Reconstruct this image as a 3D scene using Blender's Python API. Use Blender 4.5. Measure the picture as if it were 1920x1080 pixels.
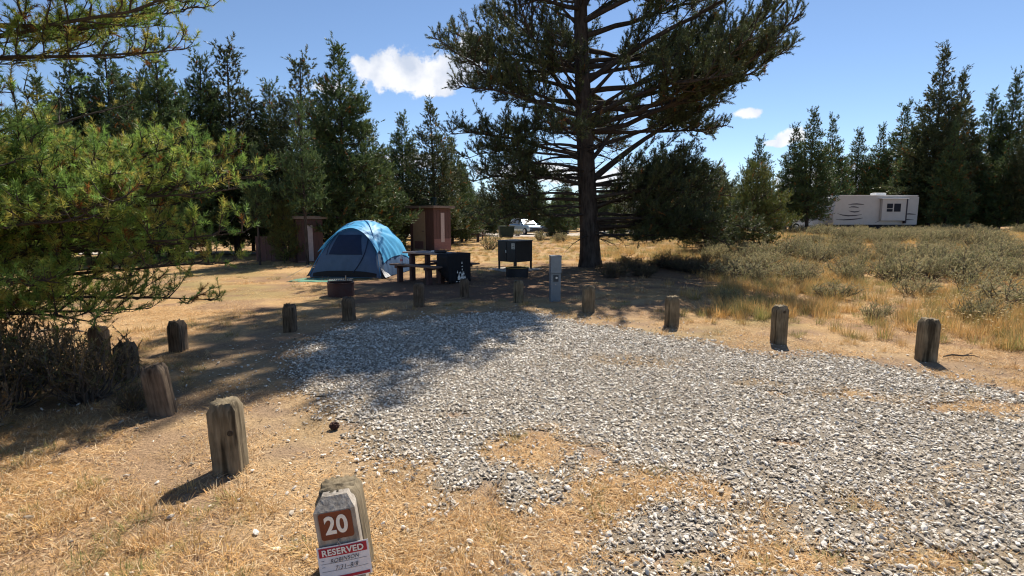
import bpy, bmesh, math, random
import numpy as np
from mathutils import Vector, Matrix
R = math.radians
for o in list(bpy.data.objects):
    bpy.data.objects.remove(o)
scn = bpy.context.scene
col = scn.collection

# ------------------------------------------------------------------ camera
CAM_H = 1.6; PITCH = R(7.35); FPX = 1000.0
cam = bpy.data.cameras.new('camera'); cam.sensor_width = 36; cam.lens = 36 * FPX / 1920
cam.clip_start = 0.05; cam.clip_end = 4000
camo = bpy.data.objects.new('camera', cam); col.objects.link(camo)
camo.location = (0, 0, CAM_H); camo.rotation_euler = (R(90) - PITCH, 0, 0)
scn.camera = camo

# ------------------------------------------------------------------ light
SUN_EL = R(50); SUN_AZ = math.atan2(0.38, 0.92)     # clockwise from +Y: ahead of the camera, to the right
world = bpy.data.worlds.new('World'); scn.world = world; world.use_nodes = True
def build_world():
    nt = world.node_tree; N = nt.nodes; L = nt.links; N.clear()
    out = N.new('ShaderNodeOutputWorld'); mix = N.new('ShaderNodeMixShader')
    bs = N.new('ShaderNodeBackground'); bc = N.new('ShaderNodeBackground')
    sky = N.new('ShaderNodeTexSky'); sky.sky_type = 'NISHITA'; sky.sun_disc = False
    sky.sun_elevation = SUN_EL; sky.sun_rotation = SUN_AZ
    sky.altitude = 2000; sky.air_density = 1.0; sky.dust_density = 0.15; sky.ozone_density = 3.0
    L.new(sky.outputs[0], bs.inputs[0]); bs.inputs[1].default_value = 0.085
    tc = N.new('ShaderNodeTexCoord'); sep = N.new('ShaderNodeSeparateXYZ'); L.new(tc.outputs['Generated'], sep.inputs[0])
    def m(op, a, b=None, c=None):
        n = N.new('ShaderNodeMath'); n.operation = op
        for i, v in enumerate((a, b, c)):
            if v is None: continue
            if isinstance(v, (int, float)): n.inputs[i].default_value = v
            else: L.new(v, n.inputs[i])
        return n.outputs[0]
    az = m('ARCTAN2', sep.outputs[0], sep.outputs[1]); el = m('ARCSINE', sep.outputs[2])
    def ang(px, py):
        dx = (px - 960) / FPX; dy = (540 - py) / FPX
        v = Vector((dx, math.cos(PITCH) + dy * math.sin(PITCH), -math.sin(PITCH) + dy * math.cos(PITCH))).normalized()
        return math.atan2(v.x, v.y), math.asin(v.z)
    cl = []
    for px, py, rx, ry in [(720, 136, 62, 38), (775, 128, 70, 32), (830, 135, 75, 34), (760, 152, 80, 24), (618, 165, 34, 15), (880, 100, 30, 40),
                           (812, 172, 46, 12), (1490, 256, 30, 15), (1465, 268, 26, 7), (1405, 212, 30, 9), (1000, 325, 110, 22), (1150, 335, 100, 20), (780, 300, 60, 14),
                           (1560, 340, 120, 26), (640, 330, 120, 26), (1840, 330, 120, 30)]:
        a, e = ang(px, py); cl.append((a, e, rx / FPX, ry / FPX))
    rr = random.Random(4)
    for k in range(9):                                   # the same fair-weather clouds go on round the horizon
        cl.append((R(62 + 30 * k + rr.uniform(-8, 8)), R(rr.uniform(5, 14)), rr.uniform(.1, .17), rr.uniform(.035, .06)))
    best = None
    for a, e, ra, re in cl:
        if a > math.pi: a -= 2 * math.pi
        dx = m('DIVIDE', m('SUBTRACT', az, a), ra); dy = m('DIVIDE', m('SUBTRACT', el, e), re)
        v = m('SUBTRACT', 1.0, m('SQRT', m('ADD', m('MULTIPLY', dx, dx), m('MULTIPLY', dy, dy))))
        best = v if best is None else m('MAXIMUM', best, v)
    def noise(scale, detail, rough=.6):
        n = N.new('ShaderNodeTexNoise'); n.inputs['Scale'].default_value = scale; n.inputs['Detail'].default_value = detail
        n.inputs['Roughness'].default_value = rough; L.new(tc.outputs['Generated'], n.inputs['Vector']); return n.outputs['Fac']
    n1 = noise(28, 7); n2 = noise(16, 5, .5)
    v = m('ADD', best, m('MULTIPLY', m('SUBTRACT', n1, .5), 2.3))
    mr = N.new('ShaderNodeMapRange'); mr.interpolation_type = 'SMOOTHSTEP'
    mr.inputs['From Min'].default_value = .02; mr.inputs['From Max'].default_value = .42; L.new(v, mr.inputs['Value'])
    mask = m('MULTIPLY', mr.outputs[0], .93)
    ramp = N.new('ShaderNodeValToRGB'); ramp.color_ramp.elements[0].position = .36; ramp.color_ramp.elements[0].color = (.62, .68, .80, 1)
    ramp.color_ramp.elements[1].position = .56; ramp.color_ramp.elements[1].color = (.98, .98, 1, 1); L.new(n2, ramp.inputs[0])
    L.new(ramp.outputs[0], bc.inputs[0]); bc.inputs[1].default_value = 0.66
    L.new(mask, mix.inputs[0]); L.new(bs.outputs[0], mix.inputs[1]); L.new(bc.outputs[0], mix.inputs[2]); L.new(mix.outputs[0], out.inputs[0])
build_world()
sl = bpy.data.lights.new('sun', 'SUN'); sl.energy = 5.0; sl.angle = R(0.53); sl.color = (1.0, .92, .79)
suno = bpy.data.objects.new('sun', sl); col.objects.link(suno)
sd = Vector((math.sin(SUN_AZ) * math.cos(SUN_EL), math.cos(SUN_AZ) * math.cos(SUN_EL), math.sin(SUN_EL)))
suno.rotation_euler = sd.to_track_quat('Z', 'Y').to_euler(); suno.location = sd * 60
vs = scn.view_settings; scn.display_settings.display_device = 'sRGB'
vs.view_transform = 'Standard'; vs.look = 'None'; vs.exposure = 0.7; vs.gamma = 1.0; vs.use_curve_mapping = False
scn.render.engine = 'CYCLES'
cy = scn.cycles; cy.use_denoising = True; cy.max_bounces = 6; cy.diffuse_bounces = 3; cy.glossy_bounces = 2
cy.transmission_bounces = 3; cy.transparent_max_bounces = 6; cy.caustics_reflective = False; cy.caustics_refractive = False
try: cy.denoising_prefilter = 'ACCURATE'
except Exception: pass
cy.pixel_filter_type = 'BLACKMAN_HARRIS'; cy.filter_width = 1.15

# ------------------------------------------------------------------ helpers
def ray(px, py):
    dx = (px - 960) / FPX; dy = (540 - py) / FPX
    return np.array((dx, math.cos(PITCH) + dy * math.sin(PITCH), -math.sin(PITCH) + dy * math.cos(PITCH)))
def at(px, py, Y):                                       # the point a photo pixel shows at ground distance Y
    d = ray(px, py); t = Y / d[1]
    return Vector((d[0] * t, Y, CAM_H + d[2] * t))
def on_ground(px, py):
    d = ray(px, py); t = -CAM_H / d[2]; return (d[0] * t, d[1] * t)

_prm = np.random.RandomState(11).rand(256, 256)
def vnoise(x, y):
    xi = np.floor(x).astype(int); yi = np.floor(y).astype(int); fx = x - xi; fy = y - yi
    fx = fx * fx * (3 - 2 * fx); fy = fy * fy * (3 - 2 * fy)
    g = lambda a, b: _prm[a & 255, b & 255]
    return (g(xi, yi) * (1 - fx) + g(xi + 1, yi) * fx) * (1 - fy) + (g(xi, yi + 1) * (1 - fx) + g(xi + 1, yi + 1) * fx) * fy
def fbm(x, y, o=4):
    s = 0; a = .5
    for k in range(o):
        s = s + a * vnoise(x * 2 ** k + 17.3 * k, y * 2 ** k + 5.7 * k); a *= .5
    return s / (1 - .5 ** o)
def sstep(a, b, x):
    t = np.clip((np.asarray(x, float) - a) / (b - a), 0, 1); return t * t * (3 - 2 * t)
def terrain_h(x, y):
    x = np.asarray(x, float); y = np.asarray(y, float)
    d = np.hypot(x, y)
    h = .55 * sstep(5, 18, x) * sstep(8, 30, y) + (fbm(x * .5 + 40, y * .5 + 9, 3) - .5) * .05 * sstep(2, 8, np.abs(d)) * (1 + sstep(9, 14, d)) + (fbm(x * 2.3, y * 2.3, 3) - .5) * .035
    return h
def gz(x, y): return float(terrain_h(np.array([x]), np.array([y]))[0])

def tag(o, label=None, cat=None, group=None, kind=None):
    if label: o['label'] = label
    if cat: o['category'] = cat
    if group: o['group'] = group
    if kind: o['kind'] = kind
    return o
def empty(name, loc, rz=0):
    e = bpy.data.objects.new(name, None); col.objects.link(e); e.location = loc; e.rotation_euler = (0, 0, rz); e.empty_display_size = .1
    return e
def link(name, me, mat=None, parent=None):
    o = bpy.data.objects.new(name, me); col.objects.link(o)
    if mat and not me.materials: me.materials.append(mat)
    if parent: o.parent = parent
    return o
def np_mesh(name, V, Fl, colr=None, smooth=False):       # Fl: (n,k) index array or list of such arrays
    if not isinstance(Fl, (list, tuple)): Fl = [Fl]
    me = bpy.data.meshes.new(name); V = np.asarray(V, np.float32)
    me.vertices.add(len(V)); me.vertices.foreach_set('co', V.ravel())
    loops = np.concatenate([f.ravel() for f in Fl]).astype(np.int32)
    tot = np.concatenate([np.full(len(f), f.shape[1], np.int32) for f in Fl])
    st = np.concatenate([[0], np.cumsum(tot)[:-1]]).astype(np.int32)
    me.loops.add(len(loops)); me.loops.foreach_set('vertex_index', loops)
    me.polygons.add(len(tot)); me.polygons.foreach_set('loop_start', st); me.polygons.foreach_set('loop_total', tot)
    if smooth: me.polygons.foreach_set('use_smooth', np.ones(len(tot), bool))
    if colr is not None:
        c = np.ones((len(V), 4), np.float32); c[:, :3] = colr
        a = me.attributes.new('col', 'FLOAT_COLOR', 'POINT'); a.data.foreach_set('color', c.ravel())
    me.update(calc_edges=True); return me

class MB:                                                # collects boxes, prisms and tubes of ONE mesh
    def __init__(s): s.bm = bmesh.new()
    def box(s, c, d, rot=None, bev=0):
        b = bmesh.new(); bmesh.ops.create_cube(b, size=1)
        bmesh.ops.scale(b, vec=d, verts=b.verts)
        if bev: bmesh.ops.bevel(b, geom=b.edges[:], offset=bev, segments=2, profile=.6, affect='EDGES')
        M = Matrix.Translation(c) @ (rot.to_4x4() if rot else Matrix.Identity(4))
        b.transform(M); s._add(b); return s
    def span(s, lo, hi, bev=0):
        return s.box([(a + b) / 2 for a, b in zip(lo, hi)], [abs(b - a) for a, b in zip(lo, hi)], bev=bev)
    def _add(s, b):
        me = bpy.data.meshes.new('t'); b.to_mesh(me); b.free(); s.bm.from_mesh(me); bpy.data.meshes.remove(me)
    def tube(s, pts, r, k=8, closed=False, caps=True):
        pts = [Vector(p) for p in pts]; n = len(pts); rs = r if isinstance(r, (list, tuple)) else [r] * n
        rings = []; prev = None
        for i, p in enumerate(pts):
            if closed: t = pts[(i + 1) % n] - pts[i - 1]
            else: t = pts[min(i + 1, n - 1)] - pts[max(i - 1, 0)]
            t.normalize(); ref = prev if prev is not None else (Vector((0, 0, 1)) if abs(t.z) < .9 else Vector((1, 0, 0)))
            u = (ref - t * ref.dot(t)).normalized(); v = t.cross(u); prev = u
            rings.append([s.bm.verts.new(p + (u * math.cos(2 * math.pi * j / k) + v * math.sin(2 * math.pi * j / k)) * rs[i]) for j in range(k)])
        for i in range(n if closed else n - 1):
            a = rings[i]; b = rings[(i + 1) % n]
            for j in range(k): s.bm.faces.new((a[j], a[(j + 1) % k], b[(j + 1) % k], b[j]))
        if caps and not closed:
            s.bm.faces.new(rings[0][::-1]); s.bm.faces.new(rings[-1])
        return s
    def lathe(s, prof, k=24, c=(0, 0, 0)):               # prof: (r, z) pairs round z
        rings = [[s.bm.verts.new((c[0] + r * math.cos(2 * math.pi * j / k), c[1] + r * math.sin(2 * math.pi * j / k), c[2] + z)) for j in range(k)] for r, z in prof]
        for a, b in zip(rings[:-1], rings[1:]):
            for j in range(k): s.bm.faces.new((a[j], a[(j + 1) % k], b[(j + 1) % k], b[j]))
        return s
    def poly(s, pts, thick=None):                        # pts 3-D loop; thick vector extrudes it
        vs_ = [s.bm.verts.new(p) for p in pts]; f = s.bm.faces.new(vs_)
        if thick is not None:
            t = Vector(thick); v2 = [s.bm.verts.new(Vector(p) + t) for p in pts]; n = len(pts)
            s.bm.faces.new(v2[::-1])
            for i in range(n): s.bm.faces.new((vs_[(i + 1) % n], vs_[i], v2[i], v2[(i + 1) % n]))
        return s
    def grid(s, P):                                      # P[i][j] points
        vv = [[s.bm.verts.new(p) for p in row] for row in P]
        for i in range(len(vv) - 1):
            for j in range(len(vv[0]) - 1): s.bm.faces.new((vv[i][j], vv[i][j + 1], vv[i + 1][j + 1], vv[i + 1][j]))
        return s
    def mesh(s, name, smooth=False):
        bmesh.ops.recalc_face_normals(s.bm, faces=s.bm.faces[:])
        me = bpy.data.meshes.new(name); s.bm.to_mesh(me); s.bm.free()
        if smooth:
            for p in me.polygons: p.use_smooth = True
        return me
    def build(s, name, mat, parent=None, smooth=False): return link(name, s.mesh(name, smooth), mat, parent)

# ------------------------------------------------------------------ materials
MATS = {}
def mat(name, c, rough=.7, var=.25, scale=8, bump=0, bscale=None, metal=0, spec=.3, c2=None, stretch=None, attr=None, trans=0, detail=5, rnd=0, coat=0):
    if name in MATS: return MATS[name]
    m = bpy.data.materials.new(name); m.use_nodes = True; nt = m.node_tree; N = nt.nodes; L = nt.links
    b = N['Principled BSDF']; out = N['Material Output']
    b.inputs['Roughness'].default_value = rough; b.inputs['Metallic'].default_value = metal; b.inputs['Specular IOR Level'].default_value = spec
    if coat: b.inputs['Coat Weight'].default_value = coat
    tc = N.new('ShaderNodeTexCoord'); mp = N.new('ShaderNodeMapping'); L.new(tc.outputs['Object'], mp.inputs[0])
    if stretch: mp.inputs['Scale'].default_value = stretch
    nz = N.new('ShaderNodeTexNoise'); nz.inputs['Scale'].default_value = scale; nz.inputs['Detail'].default_value = detail; nz.inputs['Roughness'].default_value = .65
    L.new(mp.outputs[0], nz.inputs['Vector'])
    rp = N.new('ShaderNodeMapRange'); rp.inputs['From Min'].default_value = .3; rp.inputs['From Max'].default_value = .7; L.new(nz.outputs['Fac'], rp.inputs['Value'])
    mx = N.new('ShaderNodeMix'); mx.data_type = 'RGBA'; L.new(rp.outputs[0], mx.inputs['Factor'])
    if attr:
        at_ = N.new('ShaderNodeAttribute'); at_.attribute_name = attr
        h1 = N.new('ShaderNodeMix'); h1.data_type = 'RGBA'; h1.blend_type = 'MULTIPLY'; h1.inputs['Factor'].default_value = 1
        L.new(at_.outputs['Color'], h1.inputs['A']); h1.inputs['B'].default_value = (1 - var, 1 - var, 1 - var, 1)
        L.new(h1.outputs['Result'], mx.inputs['A']); L.new(at_.outputs['Color'], mx.inputs['B'])
    else:
        a = tuple(x * (1 - var) for x in c); d = c2 or tuple(min(1, x * (1 + var)) for x in c)
        mx.inputs['A'].default_value = (*a, 1); mx.inputs['B'].default_value = (*d, 1)
    res = mx.outputs['Result']
    if rnd:
        oi = N.new('ShaderNodeObjectInfo'); r2 = N.new('ShaderNodeMapRange'); r2.inputs['To Min'].default_value = 1 - rnd; r2.inputs['To Max'].default_value = 1 + rnd
        L.new(oi.outputs['Random'], r2.inputs['Value']); h2 = N.new('ShaderNodeMix'); h2.data_type = 'RGBA'; h2.blend_type = 'MULTIPLY'; h2.inputs['Factor'].default_value = 1
        L.new(res, h2.inputs['A']); L.new(r2.outputs[0], h2.inputs['B']); res = h2.outputs['Result']
    L.new(res, b.inputs['Base Color'])
    if bump:
        bn = N.new('ShaderNodeTexNoise'); bn.inputs['Scale'].default_value = bscale or scale * 2; bn.inputs['Detail'].default_value = 6; L.new(mp.outputs[0], bn.inputs['Vector'])
        bp = N.new('ShaderNodeBump'); bp.inputs['Strength'].default_value = min(1, bump); bp.inputs['Distance'].default_value = .02 if bump <= 1 else .02 * bump
        L.new(bn.outputs['Fac'], bp.inputs['Height']); L.new(bp.outputs[0], b.inputs['Normal'])
    if trans:
        tr = N.new('ShaderNodeBsdfTranslucent'); L.new(res, tr.inputs['Color']); ms = N.new('ShaderNodeMixShader'); ms.inputs[0].default_value = trans
        L.new(b.outputs[0], ms.inputs[1]); L.new(tr.outputs[0], ms.inputs[2]); L.new(ms.outputs[0], out.inputs['Surface'])
    MATS[name] = m; return m

M_needle = mat('needles', (0, 0, 0), .5, .15, 3, attr='col', trans=.28, spec=.35, rnd=.18)
M_needle_near = mat('near_needles', (0, 0, 0), .5, .15, 3, attr='col', trans=.42, spec=.35)
M_blade = mat('dry_blades', (0, 0, 0), .75, .1, 3, attr='col', trans=.25, spec=.15, rnd=.2)
M_leaf = mat('sage_leaves', (0, 0, 0), .7, .15, 3, attr='col', trans=.36, spec=.2, rnd=.15)
M_bark = mat('bark', (.062, .05, .043), .95, .65, 9, bump=2.0, bscale=11, stretch=(1, 1, .25), spec=.1)
M_twig = mat('twig_bark', (.06, .05, .044), .95, .35, 10, spec=.1)
M_sagewood = mat('sage_wood', (.12, .10, .085), .95, .35, 20, spec=.1)

# ------------------------------------------------------------------ ground
PAD = np.array([(.6, -2), (.25, 1.2), (-.05, 2.6), (-.8, 3.1), (-1.35, 3.95), (-1.75, 4.7), (-2.25, 5.3), (-2.65, 6.0), (-2.7, 6.6), (-2.5, 7.3), (-2.15, 7.9), (-1.4, 8.5), (-.5, 8.85),
                (.4, 8.8), (1.05, 8.4), (1.8, 7.5), (2.85, 6.5), (3.84, 5.95), (4.7, 4.9), (6.4, 3.6), (9, 2.2), (9, -2)])
def pad_sd(x, y):                                        # + inside the gravel
    x = np.asarray(x, float); y = np.asarray(y, float); d = np.full(x.shape, 1e9); ins = np.zeros(x.shape, bool)
    for (x0, y0), (x1, y1) in zip(PAD, np.roll(PAD, -1, 0)):
        ex, ey = x1 - x0, y1 - y0; t = np.clip(((x - x0) * ex + (y - y0) * ey) / (ex * ex + ey * ey), 0, 1)
        d = np.minimum(d, np.hypot(x - x0 - t * ex, y - y0 - t * ey))
        with np.errstate(divide='ignore', invalid='ignore'):
            ins ^= ((y0 > y) != (y1 > y)) & (x < x0 + (y - y0) * ex / (ey if ey else 1e-9))
    return np.where(ins, d, -d)
PATCH = [(on_ground(1180, 680), .6, .28, .62), (on_ground(1465, 832), .3, .1, 1), (on_ground(985, 880), .5, .4, .8), (on_ground(1010, 850), .4, .2, .65), (on_ground(1260, 908), .5, .2, .6),
         (on_ground(850, 985), .9, .42, 1), (on_ground(1450, 960), .5, .15, .6), (on_ground(1400, 1045), .7, .18, .8), (on_ground(850, 778), .2, .14, .8), (on_ground(1640, 742), .6, .14, .7),
         (on_ground(1860, 770), .6, .2, .8), (on_ground(1050, 1010), .6, .2, .5), (on_ground(1700, 1060), .7, .12, .7), (on_ground(1120, 925), .7, .2, .45), (on_ground(1420, 720), .3, .1, .6)]
def gravel_amount(x, y):                                 # 0 grass .. 1 gravel
    n = fbm(x * 1.6 + 3, y * 1.6, 4) - .5; n2 = fbm(x * 5 + 9, y * 5 + 2, 3) - .5
    a = sstep(-.28, .42, pad_sd(x, y) + n * .7 + n2 * .3)
    for (cx, cy), rx, ry, w in PATCH:
        d = np.hypot((x - cx) / rx, (y - cy) / ry) + n * 2.4 + n2 * 2.2
        a = a * (1 - w * (1 - sstep(.4, 1.35, d)))
    return a
def dirt_amount(x, y):                                   # trodden brown earth round the table and fire rings
    n = fbm(x * .9 + 60, y * .9 + 31, 4) - .5
    d = np.hypot((x + 1.2) / 3.6, (y - 13.0) / 3.0) + n * 1.1
    e = np.hypot((x - 3.2) / 4.2, (y - 15.5) / 4.0) + n * 1.1
    return np.maximum(1 - sstep(.65, 1.15, d), .8 * (1 - sstep(.6, 1.15, e)))
def dirt_spots(x, y): return np.maximum(sstep(.55, .70, fbm(x * 2.6 + 7, y * 2.6 + 70, 4)), .8 * sstep(.56, .68, fbm(x * .9 + 31, y * .9 + 11, 4)))
def build_ground():
    n = 350; u = np.linspace(-1, 1, n)
    xs = 3.2 * np.sinh(u * 6.1); v = np.linspace(0, 1, n); ys = -60 + 0 * v
    w = np.linspace(-.62, 1, n); ys = 4.0 + 3.4 * np.sinh(w * 6.1)
    X, Y = np.meshgrid(xs, ys); x = X.ravel(); y = Y.ravel(); z = terrain_h(x, y)
    idx = np.arange(n * n).reshape(n, n); F = np.stack([idx[:-1, :-1], idx[:-1, 1:], idx[1:, 1:], idx[1:, :-1]], -1).reshape(-1, 4)
    straw = np.array((.52, .315, .14)); pale = np.array((.60, .42, .23)); dirt = np.array((.215, .135, .09)); green = np.array((.22, .21, .08)); grit = np.array((.34, .29, .24))
    a = fbm(x * 1.1, y * 1.1, 4)[:, None]; c = straw * (1 - a) + pale * a
    g = sstep(.55, .75, fbm(x * .45 + 80, y * .45 + 12, 3))[:, None] * .55; c = c * (1 - g) + green * g
    b = dirt_spots(x, y)[:, None] * .8; c = c * (1 - b) + dirt * 1.35 * b
    d = dirt_amount(x, y)[:, None]; c = c * (1 - d) + dirt * d
    q = gravel_amount(x, y)[:, None] * .9; c = c * (1 - q) + grit * q
    ring = sstep(2.2, 0, np.abs(pad_sd(x, y) + .35))[:, None] * .45 * (y < 12)[:, None]; c = c * (1 - ring) + np.array((.32, .25, .18)) * ring
    me = np_mesh('ground', np.stack([x, y, z], 1), F, c, True)
    o = link('ground', me, mat('earth_and_straw', (0, 0, 0), .95, .45, 26, attr='col', bump=.8, bscale=60, spec=.05)); tag(o, kind='structure')
    # gravel sheet
    s = .06; gx = np.arange(-4.2, 9, s); gy = np.arange(-1.5, 10, s); X, Y = np.meshgrid(gx, gy); x = X.ravel(); y = Y.ravel()
    am = gravel_amount(x, y); idx = np.arange(len(x)).reshape(X.shape); F = np.stack([idx[:-1, :-1], idx[:-1, 1:], idx[1:, 1:], idx[1:, :-1]], -1).reshape(-1, 4)
    F = F[am[F].min(1) > .35]; used = np.unique(F); rem = np.zeros(len(x), int); rem[used] = np.arange(len(used))
    x, y, am = x[used], y[used], am[used]
    z = terrain_h(x, y) + .004 + .006 * am
    k = fbm(x * 4, y * 4, 3)[:, None]; c = np.array((.38, .325, .26)) * (.75 + .5 * k); t = (1 - am)[:, None]; c = c * (1 - t) + np.array((.40, .29, .17)) * t
    me = np_mesh('gravel_pad', np.stack([x, y, z], 1), rem[F], c, True)
    tag(link('gravel_pad', me, mat('gravel_bed', (0, 0, 0), .95, .5, 90, attr='col', bump=1, bscale=120, spec=.1)), kind='structure')
build_ground()

# ------------------------------------------------------------------ scatter of uncountable stuff
def scatter(name, P, rot, scale, idx, meshes, material, label=None):
    src = bpy.data.collections.new(name + '_pieces')
    for i, me in enumerate(meshes):
        if not me.materials: me.materials.append(material)
        src.objects.link(bpy.data.objects.new('%s_piece_%02d' % (name, i), me))
    me = bpy.data.meshes.new(name); me.vertices.add(len(P)); me.vertices.foreach_set('co', np.asarray(P, np.float32).ravel())
    a = me.attributes.new('rot', 'FLOAT_VECTOR', 'POINT'); a.data.foreach_set('vector', np.asarray(rot, np.float32).ravel())
    sc = np.asarray(scale, np.float32)
    if sc.ndim == 1: sc = np.stack([sc] * 3, 1)
    a = me.attributes.new('scl', 'FLOAT_VECTOR', 'POINT'); a.data.foreach_set('vector', sc.ravel())
    a = me.attributes.new('pick', 'INT', 'POINT'); a.data.foreach_set('value', np.asarray(idx, np.int32))
    me.update(); o = link(name, me, material)
    ng = bpy.data.node_groups.new(name, 'GeometryNodeTree')
    ng.interface.new_socket('Geometry', in_out='INPUT', socket_type='NodeSocketGeometry'); ng.interface.new_socket('Geometry', in_out='OUTPUT', socket_type='NodeSocketGeometry')
    N = ng.nodes; L = ng.links; gi = N.new('NodeGroupInput'); go = N.new('NodeGroupOutput'); ip = N.new('GeometryNodeInstanceOnPoints'); ci = N.new('GeometryNodeCollectionInfo')
    ci.inputs['Collection'].default_value = src; ci.inputs['Separate Children'].default_value = True; ci.inputs['Reset Children'].default_value = True
    def na(nm, ty):
        n = N.new('GeometryNodeInputNamedAttribute'); n.data_type = ty; n.inputs['Name'].default_value = nm
        return next(s for s in n.outputs if s.enabled and s.name == 'Attribute')
    L.new(gi.outputs[0], ip.inputs['Points']); L.new(ci.outputs[0], ip.inputs['Instance']); ip.inputs['Pick Instance'].default_value = True
    L.new(na('pick', 'INT'), ip.inputs['Instance Index']); L.new(na('rot', 'FLOAT_VECTOR'), ip.inputs['Rotation']); L.new(na('scl', 'FLOAT_VECTOR'), ip.inputs['Scale'])
    L.new(ip.outputs[0], go.inputs[0]); md = o.modifiers.new('scatter', 'NODES'); md.node_group = ng
    tag(o, label, kind='stuff'); return o

def stone_mesh(seed):
    rg = random.Random(seed); bm = bmesh.new(); bmesh.ops.create_icosphere(bm, subdivisions=1, radius=.5)
    for v in bm.verts: v.co *= rg.uniform(.72, 1.12)
    bmesh.ops.scale(bm, vec=(1, rg.uniform(.5, .8), rg.uniform(.3, .5)), verts=bm.verts)
    me = bpy.data.meshes.new('stone'); bm.to_mesh(me); bm.free(); return me
def stone_material():
    m = bpy.data.materials.new('gravel_stone'); m.use_nodes = True; N = m.node_tree.nodes; L = m.node_tree.links; b = N['Principled BSDF']
    oi = N.new('ShaderNodeObjectInfo'); rp = N.new('ShaderNodeValToRGB'); cr = rp.color_ramp
    cr.elements[0].color = (.24, .20, .15, 1); cr.elements[1].color = (.90, .84, .74, 1)
    for p, c in ((.18, (.42, .365, .295, 1)), (.4, (.60, .545, .47, 1)), (.6, (.52, .44, .34, 1)), (.78, (.74, .69, .61, 1))):
        e = cr.elements.new(p); e.color = c
    L.new(oi.outputs['Random'], rp.inputs[0]); tc = N.new('ShaderNodeTexCoord'); nz = N.new('ShaderNodeTexNoise'); nz.inputs['Scale'].default_value = 3.5; L.new(tc.outputs['Object'], nz.inputs['Vector'])
    mr = N.new('ShaderNodeMapRange'); mr.inputs['To Min'].default_value = .7; mr.inputs['To Max'].default_value = 1.2; L.new(nz.outputs['Fac'], mr.inputs['Value'])
    mx = N.new('ShaderNodeMix'); mx.data_type = 'RGBA'; mx.blend_type = 'MULTIPLY'; mx.inputs['Factor'].default_value = 1; L.new(rp.outputs[0], mx.inputs['A']); L.new(mr.outputs[0], mx.inputs['B'])
    L.new(mx.outputs['Result'], b.inputs['Base Color']); b.inputs['Roughness'].default_value = .8; b.inputs['Specular IOR Level'].default_value = .25; return m
def in_view(x, y, m=1.6): return (y > -.5) & (np.abs(x) < 1.0 * np.maximum(y, 0) + m)
rs = np.random.RandomState(3)
def build_gravel():
    n = 390000; x = rs.uniform(-4.6, 9, n); y = rs.uniform(.6, 10, n); am = gravel_amount(x, y)
    keep = (rs.rand(n) < np.clip(am * 1.05 + .04 * sstep(-1.2, 0, pad_sd(x, y)), 0, 1) * np.where(y > 6.5, .8, 1)) & in_view(x, y, 1.2); keep |= (rs.rand(n) < .012) & (np.hypot(x, y - 4) < 4)
    x, y, am = x[keep], y[keep], am[keep]; n = len(x)
    s = np.clip(np.exp(rs.normal(math.log(.0205), .44, n)), .007, .05) * (1 + .15 * (y > 6.5)); z = terrain_h(x, y) + .008 + s * .12 + rs.rand(n) * .008 * am
    rot = np.stack([rs.normal(0, .4, n), rs.normal(0, .4, n), rs.rand(n) * 6.28], 1)
    scatter('gravel', np.stack([x, y, z], 1), rot, s, rs.randint(0, 6, n), [stone_mesh(k) for k in range(6)], stone_material(), 'pale grey crushed gravel covering the parking pad')
build_gravel()

def blades(seed, n, rad, lmin, lmax, tilt, w, cols, bend=.3, rows=2, core=None):
    r = np.random.RandomState(seed); a = r.rand(n) * 6.283; q = rad * np.sqrt(r.rand(n)); b = np.stack([q * np.cos(a), q * np.sin(a), np.zeros(n)], 1)
    az = r.rand(n) * 6.283 if core is None else a + r.normal(0, .6, n)
    ti = np.abs(r.normal(tilt[0], tilt[1], n)); ti = np.clip(ti, 0, 1.5)
    L = r.uniform(lmin, lmax, n); h = np.stack([np.cos(az), np.sin(az), 0 * az], 1); up = np.array((0, 0, 1.))
    d1 = h * np.sin(ti)[:, None] + up * np.cos(ti)[:, None]; t2 = np.clip(ti + bend * r.rand(n), 0, 1.62); d2 = h * np.sin(t2)[:, None] + up * np.cos(t2)[:, None]
    sd_ = np.stack([-np.sin(az), np.cos(az), 0 * az], 1) * (w * r.uniform(.6, 1.3, n))[:, None] / 2
    mid = b + d1 * (L * .5)[:, None]; tip = mid + d2 * (L * .5)[:, None]
    V = np.stack([b - sd_, b + sd_, mid - sd_ * .8, mid + sd_ * .8, tip], 1).reshape(-1, 3); k = np.arange(n)[:, None] * 5
    c = np.array(cols)[r.randint(0, len(cols), n)] * r.uniform(.75, 1.2, (n, 1)); c = np.repeat(c, 5, 0)
    return np_mesh('blades', V, [k + np.array([[0, 1, 3, 2]]), k + np.array([[2, 3, 4]])], c)
STRAW = [(.68, .41, .18), (.73, .50, .25), (.58, .35, .14), (.80, .64, .42), (.42, .27, .14)]
GOLD = [(.64, .40, .15), (.70, .47, .20), (.54, .33, .11), (.56, .40, .17)]
OLIVE = [(.30, .29, .10), (.40, .34, .14), (.26, .27, .09), (.50, .38, .17)]
def worn(x, y): return sstep(.75, .25, np.abs(pad_sd(x, y) + .25)) * sstep(2.6, 3.2, y) * sstep(.3, -.3, x)
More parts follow.
